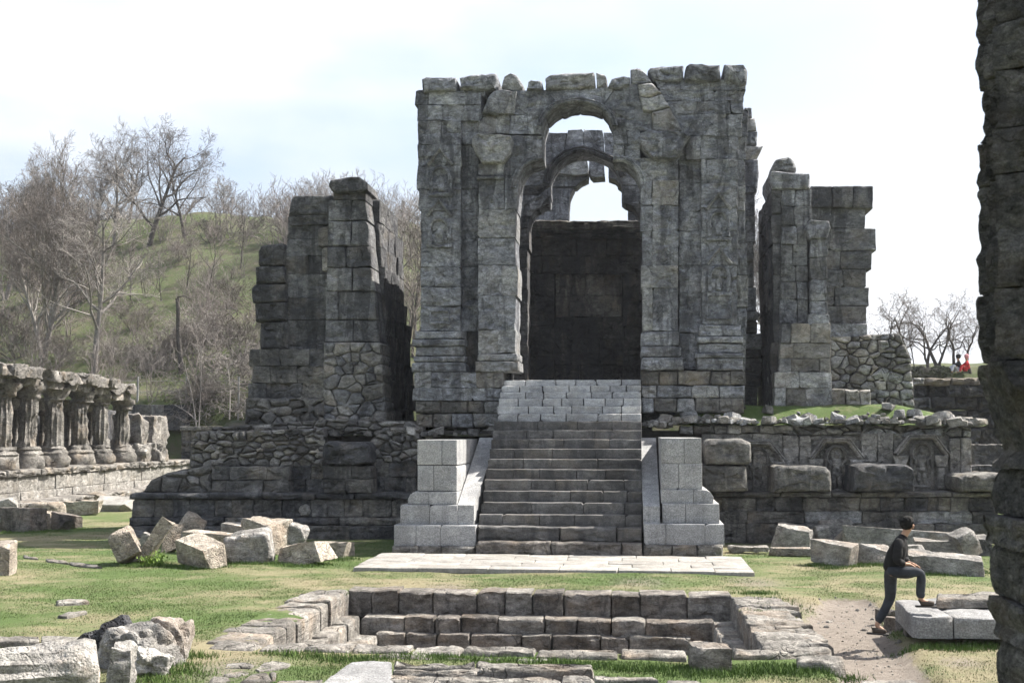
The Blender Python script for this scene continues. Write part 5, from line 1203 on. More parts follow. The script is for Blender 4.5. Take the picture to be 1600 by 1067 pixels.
# ------------------------------------------------------------------ bare trees
def cr3(a, b):
    return np.stack([a[..., 1] * b[..., 2] - a[..., 2] * b[..., 1], a[..., 2] * b[..., 0] - a[..., 0] * b[..., 2], a[..., 0] * b[..., 1] - a[..., 1] * b[..., 0]], -1)
def tubes(segs, sides_fn):
    vs, fs = [], []; n0 = 0
    for pts, rad in segs:
        s = sides_fn(rad[0]); pts = np.asarray(pts); d = np.gradient(pts, axis=0); d /= np.maximum(np.linalg.norm(d, axis=1), 1e-9)[:, None]
        ref = np.array([.3, .2, 1.]) if abs(d[0][2]) < .8 else np.array([1., .1, 0]); a = cr3(d, ref); a /= np.maximum(np.linalg.norm(a, axis=1), 1e-9)[:, None]; b = cr3(d, a)
        th = np.arange(s) * 2 * math.pi / s
        ring = pts[:, None, :] + np.array(rad)[:, None, None] * (np.cos(th)[None, :, None] * a[:, None, :] + np.sin(th)[None, :, None] * b[:, None, :])
        vs.append(ring.reshape(-1, 3)); m_ = len(pts)
        for i in range(m_ - 1):
            for k in range(s):
                k2 = (k + 1) % s; fs.append((n0 + i * s + k, n0 + i * s + k2, n0 + (i + 1) * s + k2, n0 + (i + 1) * s + k))
        n0 += m_ * s
    return np.concatenate(vs), fs
def grow(seed, H, kids=(10, 7, 6, 4), spread=(.75, .8, .8, .9), ratio=(.55, .55, .5, .5), trunk_r=.14, wander=.16, up=.25, first=.28, lean=0.0, forks=1, twig=.011, thin=0):
    rng = np.random.default_rng(seed); big, small = [], []
    def br(p, d, L, r, lev):
        n = [9, 6, 5, 4, 3][lev]; pts = [p]; rad = [r]; dd = d.copy()
        for i in range(n):
            dd = dd + rng.normal(0, wander * (1 if lev else .5), 3) + np.array([0, 0, up * (.25 if lev else .05)]); dd /= np.linalg.norm(dd)
            pts.append(pts[-1] + dd * L / n); rad.append(max(r * (1 - .72 * (i + 1) / n), twig * .6))
        (big if lev <= 1 else small).append((pts, rad))
        if lev >= len(kids): return
        for k in range(kids[lev]):
            t = (first if lev == 0 else .2) + (1 - (first if lev == 0 else .2)) * (k + rng.uniform(.1, .9)) / kids[lev]; i = min(int(t * n), n - 1); f = t * n - i
            q = pts[i] + (pts[i + 1] - pts[i]) * f; ax = pts[i + 1] - pts[i]; ax /= np.linalg.norm(ax)
            ph = rng.uniform(0, 2 * math.pi) if lev else k * 2.4 + rng.uniform(-.5, .5); a = cr3(ax, np.array([.31, .2, .93])); a /= np.linalg.norm(a); b = cr3(ax, a)
            s = spread[lev] * rng.uniform(.75, 1.2); nd = ax * math.cos(s) + (a * math.cos(ph) + b * math.sin(ph)) * math.sin(s)
            br(q, nd, L * ratio[lev] * rng.uniform(.75, 1.2) * (1.15 - .55 * t), max(rad[i] * rng.uniform(.45, .62), twig), lev + 1)
    for fk in range(forks):
        d = np.array([lean + rng.normal(0, .06) + (fk - (forks - 1) / 2) * .32, rng.normal(0, .08), 1.0]); d /= np.linalg.norm(d); br(np.array([0, 0, -.3]), d, H * .92 * (1 if fk == 0 else .85), trunk_r * (1 if fk == 0 else .8), 0)
    return tubes(big, lambda r: thin or (9 if r > .06 else 5)), tubes(small, lambda r: thin or (4 if r > .03 else 3))
BK = {'grey': mk_plain('grey_bark', (.14, .128, .118), (.28, .262, .245), 6, .6, .95, .25), 'dark': mk_plain('dark_bark', (.05, .044, .04), (.11, .098, .088), 6, .6, .95, .2), 'brown': mk_plain('brown_twigs', (.10, .087, .079), (.20, .176, .162), 4, .2, .95, .3), 'pale': mk_plain('pale_twigs', (.165, .15, .14), (.31, .286, .268), 4, .2, .95, .25)}
PROTO = {}
def proto(key, bark, twigm, **k):
    (tv, tf), (cv, cf) = grow(**k)
    def mk(nm, v, f, m):
        me = bpy.data.meshes.new(nm); me.from_pydata(v.tolist(), [], f); me.materials.append(m); me.update(); sm_set(me, None); return me
    PROTO[key] = (mk('trunk', tv, tf, bark), mk('crown', cv, cf, twigm), float(np.percentile(cv[:, 2], 99.7)))
proto('tall', BK['grey'], BK['pale'], seed=1, H=9, kids=(13, 8, 6, 4), trunk_r=.17, first=.25)
proto('spread', BK['dark'], BK['brown'], seed=2, H=8, kids=(10, 8, 7, 4), spread=(.95, .85, .8, .9), ratio=(.72, .6, .5, .5), trunk_r=.2, wander=.2, first=.22)
proto('round', BK['grey'], BK['pale'], seed=3, H=6, kids=(12, 8, 6, 4), spread=(.7, .7, .7, .8), ratio=(.6, .55, .5, .5), trunk_r=.11, first=.15)
proto('willow', BK['grey'], BK['brown'], seed=4, H=9, kids=(14, 9, 7, 4), spread=(.5, .6, .7, .8), ratio=(.62, .6, .5, .5), trunk_r=.15, first=.18, forks=3, wander=.14)
proto('gnarl', BK['dark'], BK['brown'], seed=5, H=4.2, kids=(7, 7, 6, 4), spread=(.8, .8, .8, .9), ratio=(.7, .6, .55, .5), trunk_r=.16, wander=.34, first=.3, forks=2)
proto('orchard', BK['dark'], BK['brown'], seed=15, H=4.2, kids=(6, 6, 5, 3), spread=(.75, .8, .8, .9), ratio=(.75, .6, .5, .45), trunk_r=.13, wander=.42, first=.3, forks=1, twig=.009)
proto('orchard2', BK['dark'], BK['brown'], seed=19, H=4.2, kids=(5, 6, 5, 3), spread=(.7, .8, .8, .9), ratio=(.8, .6, .5, .45), trunk_r=.12, wander=.38, first=.35, forks=2, twig=.009)
proto('young', BK['dark'], BK['brown'], seed=6, H=6, kids=(11, 7, 5, 3), spread=(.5, .6, .7, .8), ratio=(.45, .5, .5, .5), trunk_r=.07, first=.2)
proto('thicket', BK['brown'], BK['brown'], seed=7, H=2.6, kids=(8, 6, 5), spread=(.6, .7, .8), ratio=(.6, .55, .5), trunk_r=.03, wander=.22, first=.1, forks=7, twig=.009)
proto('bramble', BK['brown'], BK['pale'], seed=8, H=1.8, kids=(8, 6, 4), spread=(.9, .9, .9), ratio=(.8, .6, .5), trunk_r=.02, wander=.4, up=-.1, first=.05, forks=9, twig=.008)
def tree(key, loc, H, rz, label, group, name='bare_tree', cat='tree', lean=0.0):
    tm, cm, h0 = PROTO[key]
    o = thing(name, label, cat, loc, group); s = H / h0; o.scale = (s, s, s); o.rotation_euler = (0, lean, rz)
    for nm, me in (('trunk', tm), ('crown', cm)):
        c = bpy.data.objects.new(nm, me); COL.objects.link(c); c.parent = o
    return o
GT = 'bare trees on the hillside'
TR = [  # key, foot in photo, top y in photo, label
    ('tall', (147, 585), 262, 'tall bare tree with pale upper branches rising straight behind the colonnade'), ('spread', (232, 385), 168, 'dark trunked tree standing highest against the sky on the left ridge'),
    ('willow', (68, 560), 225, 'dense brushy multi stemmed tree at the far left behind the colonnade'), ('willow', (8, 470), 235, 'brushy tree cut by the left picture edge'),
    ('spread', (290, 372), 220, 'low spreading bare tree right of the dark ridge tree'), ('round', (345, 330), 240, 'round crowned bare tree alone on the skyline'),
    ('round', (416, 332), 262, 'small bare tree on the skyline above the left tower stack'), ('young', (453, 330), 270, 'slim bare tree on the skyline right beside the tower'),
    ('tall', (105, 420), 225, 'grey bare tree on the ridge behind the dense brushy tree'), ('tall', (178, 390), 190, 'grey bare tree left of the dark ridge tree'),
    ('round', (40, 400), 245, 'bare round tree on the ridge at the far left'), ('young', (252, 470), 380, 'young dark stemmed tree low on the grassy slope'),
    ('young', (290, 460), 350, 'young tree on the slope directly above the cut pole'), ('young', (322, 478), 340, 'thin tree in the middle of the grassy slope'),
    ('young', (205, 470), 350, 'thin tree on the slope right of the tall pale tree'), ('round', (140, 380), 235, 'pale bare tree on the ridge between two taller ones'),
    ('round', (545, 400), 258, 'bare tree just showing above the leaning tower'), ('young', (628, 590), 300, 'slender tree in the gap between the tower and the gateway'),
    ('young', (645, 560), 330, 'second slender tree in the gap beside the gateway edge'), ('tall', (615, 470), 290, 'taller bare tree behind the gap left of the gateway'),
    ('round', (480, 350), 268, 'bare tree on the skyline hidden behind the tower'), ('young', (375, 420), 300, 'thin bare tree left of the stacked dark blocks'),
    ('round', (930, 420), 285, 'lone bare tree framed by the farthest small arch'), ('tall', (1190, 560), 290, 'bare tree in the gap between gateway and right wing'), ('willow', (1212, 575), 330, 'brushy bare tree behind the right wing pier'),
    ('spread', (200, 350), 200, 'broad bare tree crowning the left ridge'), ('round', (72, 350), 222, 'bare tree high on the ridge above the brushy tree'),
]
for i, (k, ft, ty, lb) in enumerate(TR):
    q = on_hill(*ft); H = (ft[1] - ty) / F_PX * q[1] * 1.02
    tree(k, q, H, i * 1.37, lb, GT)
GO = 'gnarled orchard trees at the right'
for i, (ft, ty, k, lb) in enumerate((((1376, 580), 462, 'orchard2', 'thin orchard tree close beside the right wing wall'), ((1412, 578), 466, 'orchard', 'arching orchard tree right of the rubble wall'), ((1450, 578), 478, 'orchard2', 'dark upright orchard tree beside the forked one'),
        ((1466, 580), 464, 'orchard2', 'forked dark orchard tree, the boldest of the orchard'), ((1490, 578), 474, 'orchard', 'orchard tree left of the seated visitors'), ((1516, 578), 482, 'orchard', 'orchard tree beside the edge of the near pillar'), ((1430, 576), 486, 'young', 'slim orchard tree between the arching and the upright ones'))):
    q = on_hill(*ft); tree(k, q, (ft[1] - ty) / F_PX * q[1] * 1.05, i * 2.1 + .4, lb, GO, name='orchard_tree')
GB = 'leafless shrubs on the slope'
rs = random.Random(61)
SH = [(348, 640, 590, 'bramble', 'large reddish bramble above the pale coping wall'), (310, 640, 585, 'thicket', 'brown thicket behind the broken colonnade piers'), (385, 560, 470, 'thicket', 'pale brushy shrub beside the dark stacked blocks'), (230, 575, 545, 'bramble', 'bramble at the slope foot behind the last column'),
      (400, 600, 540, 'bramble', 'bramble against the left tower base'), (165, 560, 528, 'bramble', 'bramble right of the tall pale tree trunk'), (95, 570, 520, 'thicket', 'thicket left of the tall pale tree trunk'), (30, 560, 480, 'thicket', 'thicket behind the colonnade at the left edge'), (265, 560, 505, 'thicket', 'thicket behind the cut pole'),
      (325, 540, 490, 'bramble', 'bramble halfway up the slope right of the pole'), (210, 520, 470, 'thicket', 'thicket halfway up the slope'), (1432, 586, 572, 'bramble', 'low bramble under the orchard trees'), (640, 640, 600, 'thicket', 'thicket at the foot of the gap beside the gateway'),
      (360, 480, 430, 'thicket', 'thicket high on the slope left of the stacked blocks'), (120, 480, 430, 'thicket', 'thicket on the slope behind the tall pale tree'), (60, 470, 400, 'thicket', 'thicket on the slope behind the brushy tree'), (280, 410, 370, 'thicket', 'thicket just below the ridge'), (330, 380, 340, 'thicket', 'thicket on the ridge under the round crowned tree'), (400, 365, 335, 'thicket', 'thicket on the ridge above the stacked blocks'), (1195, 620, 560, 'thicket', 'thicket low in the gap beside the right wing')]
for i, (x, y, ty, k, lb) in enumerate(SH):
    q = on_hill(x, y); s = (y - ty) / F_PX * q[1] * 1.15; o = tree(k, q, s, i * 1.9, lb, GB, name='bare_shrub', cat='shrub')
    o.scale = (o.scale[0] * 1.5, o.scale[1] * 1.2, o.scale[2])
# the thicket of thin stems that covers the slope
(tv, tf), (cv, cf) = grow(seed=31, H=3.0, kids=(6, 4), spread=(.55, .7), ratio=(.5, .55), trunk_r=.028, wander=.2, first=.12, forks=4, twig=.010, thin=3)
bv = np.concatenate([tv, cv]); bf = np.array([list(q) for q in tf] + [[k + len(tv) for k in q] for q in cf]) if all(len(q) == 4 for q in tf + cf) else None
rng = np.random.default_rng(12); VS, FS = [], []; cnt = 0
while cnt < 270:
    x_, y_ = (rng.uniform(-20, 660), rng.uniform(300, 640) if cnt < 150 else rng.uniform(318, 380)) if rng.random() < .95 else (rng.uniform(1170, 1210), rng.uniform(540, 590))
    q = on_hill(x_, y_)
    if fbm(np.array([q * [.09, .09, 0]]), 1, 2, 5)[0] < rng.uniform(-.55, .15): continue
    s_ = rng.uniform(.55, 1.5) * (1.25 if y_ < 420 else 1.0); a = rng.uniform(0, 6.28); R3 = np.array([[math.cos(a), -math.sin(a), 0], [math.sin(a), math.cos(a), 0], [0, 0, 1.]])
    VS.append((bv * s_ * [1.15, 1.15, 1]) @ R3.T + q); FS.append(bf + len(bv) * cnt); cnt += 1
FS = np.concatenate(FS); VS = np.concatenate(VS)
me = bpy.data.meshes.new('hillside_thicket'); me.vertices.add(len(VS)); me.vertices.foreach_set('co', VS.astype(np.float32).ravel()); me.loops.add(FS.size); me.loops.foreach_set('vertex_index', FS.astype(np.int32).ravel()); me.polygons.add(len(FS)); me.polygons.foreach_set('loop_start', np.arange(0, FS.size, 4, dtype=np.int32)); me.polygons.foreach_set('loop_total', np.full(len(FS), 4, dtype=np.int32)); me.materials.append(mk_plain('thicket_twigs', (.115, .10, .094), (.235, .21, .195), .5, 0, .95, 0)); me.update(calc_edges=True)
thk = bpy.data.objects.new('hillside_thicket', me); put(thk, (0, 0, 0)); tag(thk, 'leafless grey brown scrub covering the hillside', 'scrub', kind='stuff'); print('THICKET', len(FS))
# evergreen bushes on the bank under the orchard
def bush(x, y, w_, h_, label, seed):
    q = on_hill(x, y); o = thing('evergreen_bush', label, 'bush', q, 'evergreen bushes under the orchard'); rng = np.random.default_rng(seed); n = 1500
    d = rng.normal(size=(n, 3)); d /= np.linalg.norm(d, axis=1)[:, None]; r = rng.uniform(.35, 1, n) ** .6 * (1 + .35 * fbm(d * 1.6 + seed, 1, 3, seed)); c = d * r[:, None] * [w_ / 2, w_ / 3, h_ / 2] + [0, 0, h_ * .45]
    a = rng.normal(size=(n, 3)) * .05; b = rng.normal(size=(n, 3)) * .05; v = np.stack([c - a, c + b, c + a, c - b], 1).reshape(-1, 3) + q
    mesh_obj('foliage', v, [(4 * k, 4 * k + 1, 4 * k + 2, 4 * k + 3) for k in range(n)], BK.setdefault('leaf', mk_plain('bush_leaf', (.07, .078, .048), (.16, .165, .105), 3, 0, .8, 0)), o, None)
    sv, sf = tubes([([q + [0, 0, -.1], q + [(k - 2) * .1, 0, h_ * .3], q + [(k - 2) * .22, .1 * (-1) ** k, h_ * .75]], [.03, .02, .008]) for k in range(5)], lambda r: 5); mesh_obj('stem', sv, sf, BK['dark'], o, None)
bush(1404, 590, 1.3, .9, 'grey green bush beside the rubble wall top', 1); bush(1436, 590, 1.4, .6, 'low green bush under the upright orchard tree', 2); bush(1470, 590, 1.2, .6, 'green bush just left of the seated visitors', 3)
# cut pole and pale saplings
q = on_hill(283, 585); pole = thing('cut_trunk', 'straight cut trunk standing like a pole on the slope', 'trunk', q)
H = (585 - 455) / F_PX * q[1]
rngp = np.linspace(0, 1, 9); (v, f) = tubes([([q + np.array([-.35 * t + .03 * math.sin(9 * t), 0, H * t - .2]) for t in rngp], [.16 - .05 * t for t in rngp])], lambda r: 10); mesh_obj('stem', v, f, BK['dark'], pole, None)
v, f = tubes([([q + np.array([-.33, 0, H * .97]), q + np.array([.1, 0, H * .985]), q + np.array([.6, .1, H * .93])], [.05, .03, .015])], lambda r: 6); mesh_obj('stub_branch', v, f, BK['dark'], pole, None)
for i, (x, y, tx, ty, lb) in enumerate(((306, 660, 284, 560, 'pale curved sapling left of the bramble'), (311, 662, 315, 545, 'tall straight pale sapling in front of the bramble'), (359, 642, 352, 556, 'bent pale sapling at the right side of the bramble'), (305, 655, 272, 632, 'short pale sapling leaning left over the broken pier'))):
    a = P(x, y, 58.6); b = P(tx, ty, 58.8)
    pts = [a + (b - a) * t + np.array([math.sin(t * 3) * .12 * (1 if i != 1 else .2), 0, 0]) for t in np.linspace(-.15, 1, 9)]
    segs = [(pts, [.035 - .022 * t for t in np.linspace(0, 1, 9)])]
    for j, t in enumerate((4, 6)): segs.append(([pts[t], pts[t] + np.array([.12 * (-1) ** j, 0, .5]), pts[t] + np.array([.2 * (-1) ** j, .05, 1.0])], [.015, .011, .006]))
    v, f = tubes(segs, lambda r: 6); tag(mesh_obj('sapling', v, f, BK['pale'], None, None), lb, 'sapling', 'pale saplings by the rear wall')
# wire fence along the foot of the slope
fe = thing('wire_fence', 'thin wire fence with grey posts along the foot of the hill', 'fence', P(290, 640, 60.5))
for i, x in enumerate((150, 214, 290, 372)):
    a = P(x, 660, 60.6); b = P(x, 588, 60.6); v, f = boxv(a[0] - .04, a[0] + .04, 60.56, 60.64, a[2], b[2]); mesh_obj('post', v, f, mk_plain('post_concrete', (.2, .2, .2), (.3, .3, .3), 9, .2) if i == 0 else bpy.data.materials['post_concrete'], fe, None)
for z in (595, 612):
    a = P(120, z, 60.6); b = P(400, z, 60.6); v, f = tubes([([a, (a + b) / 2, b], [.012] * 3)], lambda r: 4); mesh_obj('wire', v, f, bpy.data.materials['post_concrete'], fe, None)
# ------------------------------------------------------------------ people
def skin_mesh(name, joints, edges, mat, parent, root=0, sub=2, smooth_it=True, fold=0.0):
    me = bpy.data.meshes.new(name + '_cage'); me.from_pydata([tuple(j[0]) for j in joints], edges, []); me.update()
    o = bpy.data.objects.new(name + '_cage', me); COL.objects.link(o)
    md = o.modifiers.new('skin', 'SKIN'); md.use_smooth_shade = True; md.branch_smoothing = .6
    sv = me.skin_vertices[0].data
    for i, j in enumerate(joints):
        r = j[1]; sv[i].radius = (r, r) if not isinstance(r, tuple) else r
        sv[i].use_root = (i == root)
    s = o.modifiers.new('sub', 'SUBSURF'); s.levels = sub; s.render_levels = sub
    dg = bpy.context.evaluated_depsgraph_get(); ev = o.evaluated_get(dg); m2 = bpy.data.meshes.new_from_object(ev)
    v = np.array([tuple(q.co) for q in m2.vertices]); f = [tuple(p.vertices) for p in m2.polygons]
    bpy.data.objects.remove(o); bpy.data.meshes.remove(me); bpy.data.meshes.remove(m2)
    if fold:                                             # creases in the cloth
        nv = np.zeros_like(v)
        for q in f:
            nn = np.cross(v[q[2]] - v[q[0]], v[q[-1]] - v[q[1]])
            for k in q: nv[k] += nn
        nv /= np.maximum(np.linalg.norm(nv, axis=1), 1e-12)[:, None]; v = v + nv * (fbm(v * [1, 1, .6], 9, 3, 4) * fold - np.maximum(.25 - np.abs(vnoise(v * [7, 7, 13], 8)), 0) * fold * 2)[:, None]
    return mesh_obj(name, v, f, mat, parent, None if not smooth_it else 180)
MSK = mk_plain('skin', (.36, .21, .14), (.42, .26, .18), 9, .05, .6, 0)
MBK = mk_plain('black_knit', (.008, .008, .009), (.016, .016, .017), 60, .4, .9, 0, .004)
MJN = mk_plain('blue_grey_denim', (.016, .018, .023), (.045, .05, .06), 7, .35, .85, 0, .006)
MHR = mk_plain('black_hair', (.005, .005, .005), (.012, .011, .010), 50, .8, .85, 0, .004)
MSH = mk_plain('tan_suede', (.05, .04, .032), (.085, .066, .052), 20, .3, .8, 0, .003)
MSO = mk_plain('dark_sole', (.03, .028, .026), (.05, .045, .04), 20, .2, .8, 0)
YPn, YFr, YBk = 16.35, 16.22, 16.50
J = lambda x, y, Y: P(x, y, Y)
per = thing('person', 'person in black top and jeans with one foot up on the stone platform', 'person', J(1372, 989, YBk))
pel, wai, che, nb, nk = J(1392, 892, YPn), J(1396, 876, YPn), J(1404, 855, YPn), J(1411, 839, YPn), J(1415, 833, YPn)
hd0, hd1, hd2 = J(1418, 826, YPn), J(1419.5, 820, YPn), J(1419, 814.5, YPn)
shN, shF = J(1405, 845, YPn - .17), J(1411, 843, YPn + .17)
elN, elF = J(1401, 877, YPn - .22), J(1413, 873, YPn + .21)
wrN, wrF = J(1415.5, 881, YPn - .11), J(1421, 880, YPn + .06)
hpN, hpF = J(1393, 894, YPn - .09), J(1392, 894, YPn + .09)
knN, anN, toN, heN = J(1440, 894, YFr - .03), J(1438, 937, YFr), J(1460, 944.5, YFr - .02), J(1434, 944, YFr)
knF, anF, toF, heF = J(1391, 936, YBk + .02), J(1369, 977, YBk), J(1385, 988, YBk - .05), J(1358, 986, YBk)
def hand(w, toward, side_, base):
    """palm, four fingers of different lengths and a thumb leaving the side of the palm"""
    fw_ = toward - w; fw_ /= np.linalg.norm(fw_); sd = np.array(side_, float); dn = np.cross(fw_, sd); dn = dn / np.linalg.norm(dn)
    js, ed = [(w + fw_ * .045, (.017, .030))], []
    js.append((w + fw_ * .085, (.014, .034))); ed.append((base, base + 0))
    return fw_, sd, dn
bj = [(pel, .085), (wai, .095), (che, (.12, .15)), (nb, .065), (nk, .05), (hd0, .068), (hd1, (.088, .076)), (hd2, (.07, .066)),
      (shN, .055), (elN, .042), (wrN, .027), (shF, .055), (elF, .042), (wrF, .027),
      (hpN, .07), (knN, .055), (anN, .038), (toN, .028), (hpF, .07), (knF, .055), (anF, .038), (toF, .028)]
be = [(0, 1), (1, 2), (2, 3), (3, 4), (4, 5), (5, 6), (6, 7), (2, 8), (8, 9), (9, 10), (2, 11), (11, 12), (12, 13), (0, 14), (14, 15), (15, 16), (16, 17), (0, 18), (18, 19), (19, 20), (20, 21)]
def add_hand(wi, wp, dirv, sv):
    dirv = np.array(dirv, float); dirv /= np.linalg.norm(dirv); sv = np.array(sv, float)
    p = len(bj); bj.append((wp + dirv * .05, (.016, .034))); be.append((wi, p)); dn = np.array([0, 0, -1.])
    for k, (off, ln) in enumerate(((-.03, .055), (-.011, .068), (.009, .072), (.028, .062))):
        a = len(bj); b0 = wp + dirv * .085 + sv * off; bj.append((b0, .0095)); be.append((p, a)); bj.append((b0 + dirv * ln * .55 + dn * .012, .0085)); be.append((a, a + 1)); bj.append((b0 + dirv * ln * .8 + dn * .035, .0075)); be.append((a + 1, a + 2))
    a = len(bj); b0 = wp + dirv * .05 + sv * .045; bj.append((b0, .0105)); be.append((p, a)); bj.append((b0 + dirv * .035 + sv * .02 + dn * .012, .009)); be.append((a, a + 1))
add_hand(10, wrN, (1, .25, -.15), (0, 1, .1)); add_hand(13, wrF, (1, -.5, -.2), (0, -1, .1))
n_ = len(bj); fc_ = np.array([.86, .5, 0.]); fc_ /= np.linalg.norm(fc_)      # face turned to the right and away
bj.append((hd1 + fc_ * .10 + np.array([0, 0, -.012]), .014)); be.append((6, n_))
body = skin_mesh('body', bj, be, MSK, per)
for s in (-1, 1):                                                           # ears and eyes
    sdv = np.array([-fc_[1], fc_[0], 0]) * s
    v, f = boulder((.022, .045, .06), 3, rough=.002, rnd=.4, chips=0, res=.012); mesh_obj('ear', place(v, (0, 0, math.atan2(fc_[1], fc_[0]) + 1.57 * 0), hd1 + sdv * .078 + np.array([0, 0, -.045])), f, MSK, body, 60)
    v, f = boulder((.014, .026, .012), 3, rough=.0, rnd=.4, chips=0, res=.008); mesh_obj('eye', place(v, (0, 0, math.atan2(fc_[1], fc_[0])), hd1 + fc_ * .083 + sdv * .03 + np.array([0, 0, .004])), f, MHR, body, 60)
v, f = boulder((.012, .05, .012), 3, rough=.0, rnd=.4, chips=0, res=.008); mesh_obj('mouth', place(v, (0, 0, math.atan2(fc_[1], fc_[0])), hd0 + fc_ * .068 + np.array([0, 0, .0])), f, mk_plain('lips', (.25, .11, .09), (.3, .14, .11), 9, 0, .6, 0), body, 60)
sw = [(pel + [-.005, 0, -.055], (.142, .162)), (wai, (.13, .15)), (che, (.14, .175)), (nb, (.075, .08)), (nk + [0, 0, -.02], .058), (shN, .078), (elN, .058), (wrN - (wrN - elN) * .12, .042), (shF, .078), (elF, .058), (wrF - (wrF - elF) * .12, .042)]
skin_mesh('black_top', sw, [(0, 1), (1, 2), (2, 3), (3, 4), (2, 5), (5, 6), (6, 7), (2, 8), (8, 9), (9, 10)], MBK, per, sub=3, fold=.012)
je = [(pel + [.015, 0, .085], (.122, .142)), (pel + [0, 0, -.03], (.13, .15)), (hpN, .105), (knN, .074), ((knN + anN) / 2, .066), (anN + [0, 0, .02], .058), (hpF, .105), (knF, .074), ((knF + anF) / 2, .066), (anF + [.01, 0, .035], .056)]
skin_mesh('jeans', je, [(0, 1), (1, 2), (2, 3), (3, 4), (4, 5), (1, 6), (6, 7), (7, 8), (8, 9)], MJN, per, sub=3, fold=.010)
for to, he, an, nm in ((toN, heN, anN, 'shoe'), (toF, heF, anF, 'shoe')):
    mid = (to + he) / 2; up_ = np.array([0, 0, .012])
    sh = skin_mesh(nm, [(he + up_, (.04, .042)), (mid + up_ * 1.6, (.042, .046)), (to + (mid - to) * .25 + up_, (.034, .044)), (to + up_ * .3, (.022, .034)), (he + (an - he) * .45 + [.012, 0, 0], .042)], [(0, 1), (1, 2), (2, 3), (0, 4)], MSH, per)
    v, f = boulder((np.linalg.norm(to - he) + .07, .098, .022), 3, rough=.001, rnd=.35, chips=0, res=.025); d_ = to - he
    mesh_obj('sole', place(v, (0, -math.atan2(d_[2], math.hypot(d_[0], d_[1])), math.atan2(d_[1], d_[0])), mid + np.array([0, 0, -.034])), f, MSO, sh, 60)
# hair: a cap over the back and top of the head
hv, hf = lattice(18, 18, 18); hv = hv * 2 - 1; hv = hv / np.linalg.norm(hv, axis=1)[:, None]
rr = 1 + .16 * fbm(hv * [1, 1, .5], 7, 3, 2); cut = np.clip((hv @ np.array([fc_[0], fc_[1], -.55])) * 1.6 - .35, 0, 1)
hv = hv * np.array([.094, .086, .100]) * (rr * (1 - .30 * cut))[:, None]
mesh_obj('hair', hv + hd1 + np.array([-.014, -.006, .026]), hf, MHR, body, 180)
# two visitors sitting far off among the orchard trees
def seated(x, y, label, top_m, leg_m, head_m, face, seed):
    q = on_hill(x, y + 8); b = q + np.array([0, 0, 0.0]); o = thing('person', label, 'person', b, 'visitors sitting by the orchard')
    s = face; pv_ = b + [0, 0, .16]; ch = b + [.03 * s, 0, .52]; nk_ = b + [.04 * s, -.02, .72]; hd = b + [.06 * s, -.03, .84]
    k1, k2 = b + [.34 * s, -.22, .42], b + [.38 * s, .02, .40]; f1, f2 = b + [.46 * s, -.34, .05], b + [.52 * s, -.04, .04]
    bd = skin_mesh('body', [(pv_, .10), (ch, .12), (nk_, .05), (hd, .095), (ch + [0, -.17, .05], .05), (b + [.22 * s, -.24, .34], .04), (ch + [0, .17, .05], .05), (b + [.26 * s, .2, .36], .04), (k1, .06), (f1, .04), (k2, .06), (f2, .04)], [(0, 1), (1, 2), (2, 3), (1, 4), (4, 5), (1, 6), (6, 7), (0, 8), (8, 9), (0, 10), (10, 11)], MSK, o)
    skin_mesh('top', [(pv_ + [0, 0, .04], .16), (ch, .155), (nk_ - [0, 0, .04], .08), (ch + [0, -.17, .05], .07), (b + [.2 * s, -.24, .36], .055), (ch + [0, .17, .05], .07), (b + [.24 * s, .2, .38], .055)], [(0, 1), (1, 2), (1, 3), (3, 4), (1, 5), (5, 6)], top_m, o)
    skin_mesh('trousers', [(pv_, .14), (k1, .085), (f1 + [0, 0, .05], .06), (k2, .085), (f2 + [0, 0, .05], .06)], [(0, 1), (1, 2), (0, 3), (3, 4)], leg_m, o)
    v, f = boulder((.24, .23, .25), seed, rough=.01, rnd=.45, chips=0, res=.05); mesh_obj('head_covering', v + hd + np.array([-.03 * s, .01, -.07]), f, head_m, o, 180)
MRD = mk_plain('red_cloth', (.38, .02, .025), (.5, .04, .045), 9, .2, .9, 0); MPK = mk_plain('pink_cloth', (.55, .25, .27), (.65, .32, .34), 9, .2, .9, 0); MPL = mk_plain('pale_cloth', (.4, .42, .5), (.55, .56, .6), 9, .2, .9, 0)
seated(1499, 576, 'distant seated visitor in dark top and pale trousers left of the red one', MBK, MPL, MHR, -1, 2)
seated(1512, 576, 'distant seated visitor in red clothes with pink head scarf', MRD, MRD, MPK, -1, 3)

# ------------------------------------------------------------------ grass blades
def blades(name, n, sample, h, mat, label, lean=.5, w=.006, seed=1, kind='stuff'):
    rng = np.random.default_rng(seed); b = sample(rng, n); n = len(b); a = rng.uniform(0, 2 * math.pi, n); hh = rng.uniform(*h, n)
    d = np.stack([np.cos(a), np.sin(a), 0 * a], 1); l = rng.uniform(0, lean, n)[:, None] * hh[:, None]; e = rng.uniform(0, 2 * math.pi, n); ld = np.stack([np.cos(e), np.sin(e), 0 * e], 1)
    v = np.stack([b - d * w, b + d * w, b + ld * l * 1.0 + np.stack([0 * a, 0 * a, hh], 1)], 1).reshape(-1, 3)
    me = bpy.data.meshes.new(name); me.vertices.add(3 * n); me.vertices.foreach_set('co', v.astype(np.float32).ravel()); me.loops.add(3 * n); me.loops.foreach_set('vertex_index', np.arange(3 * n, dtype=np.int32)); me.polygons.add(n); me.polygons.foreach_set('loop_start', np.arange(0, 3 * n, 3, dtype=np.int32)); me.polygons.foreach_set('loop_total', np.full(n, 3, dtype=np.int32)); me.materials.append(mat); me.update(calc_edges=True)
    o = bpy.data.objects.new(name, me); put(o, (0, 0, 0)); return tag(o, label, 'grass', kind=kind)
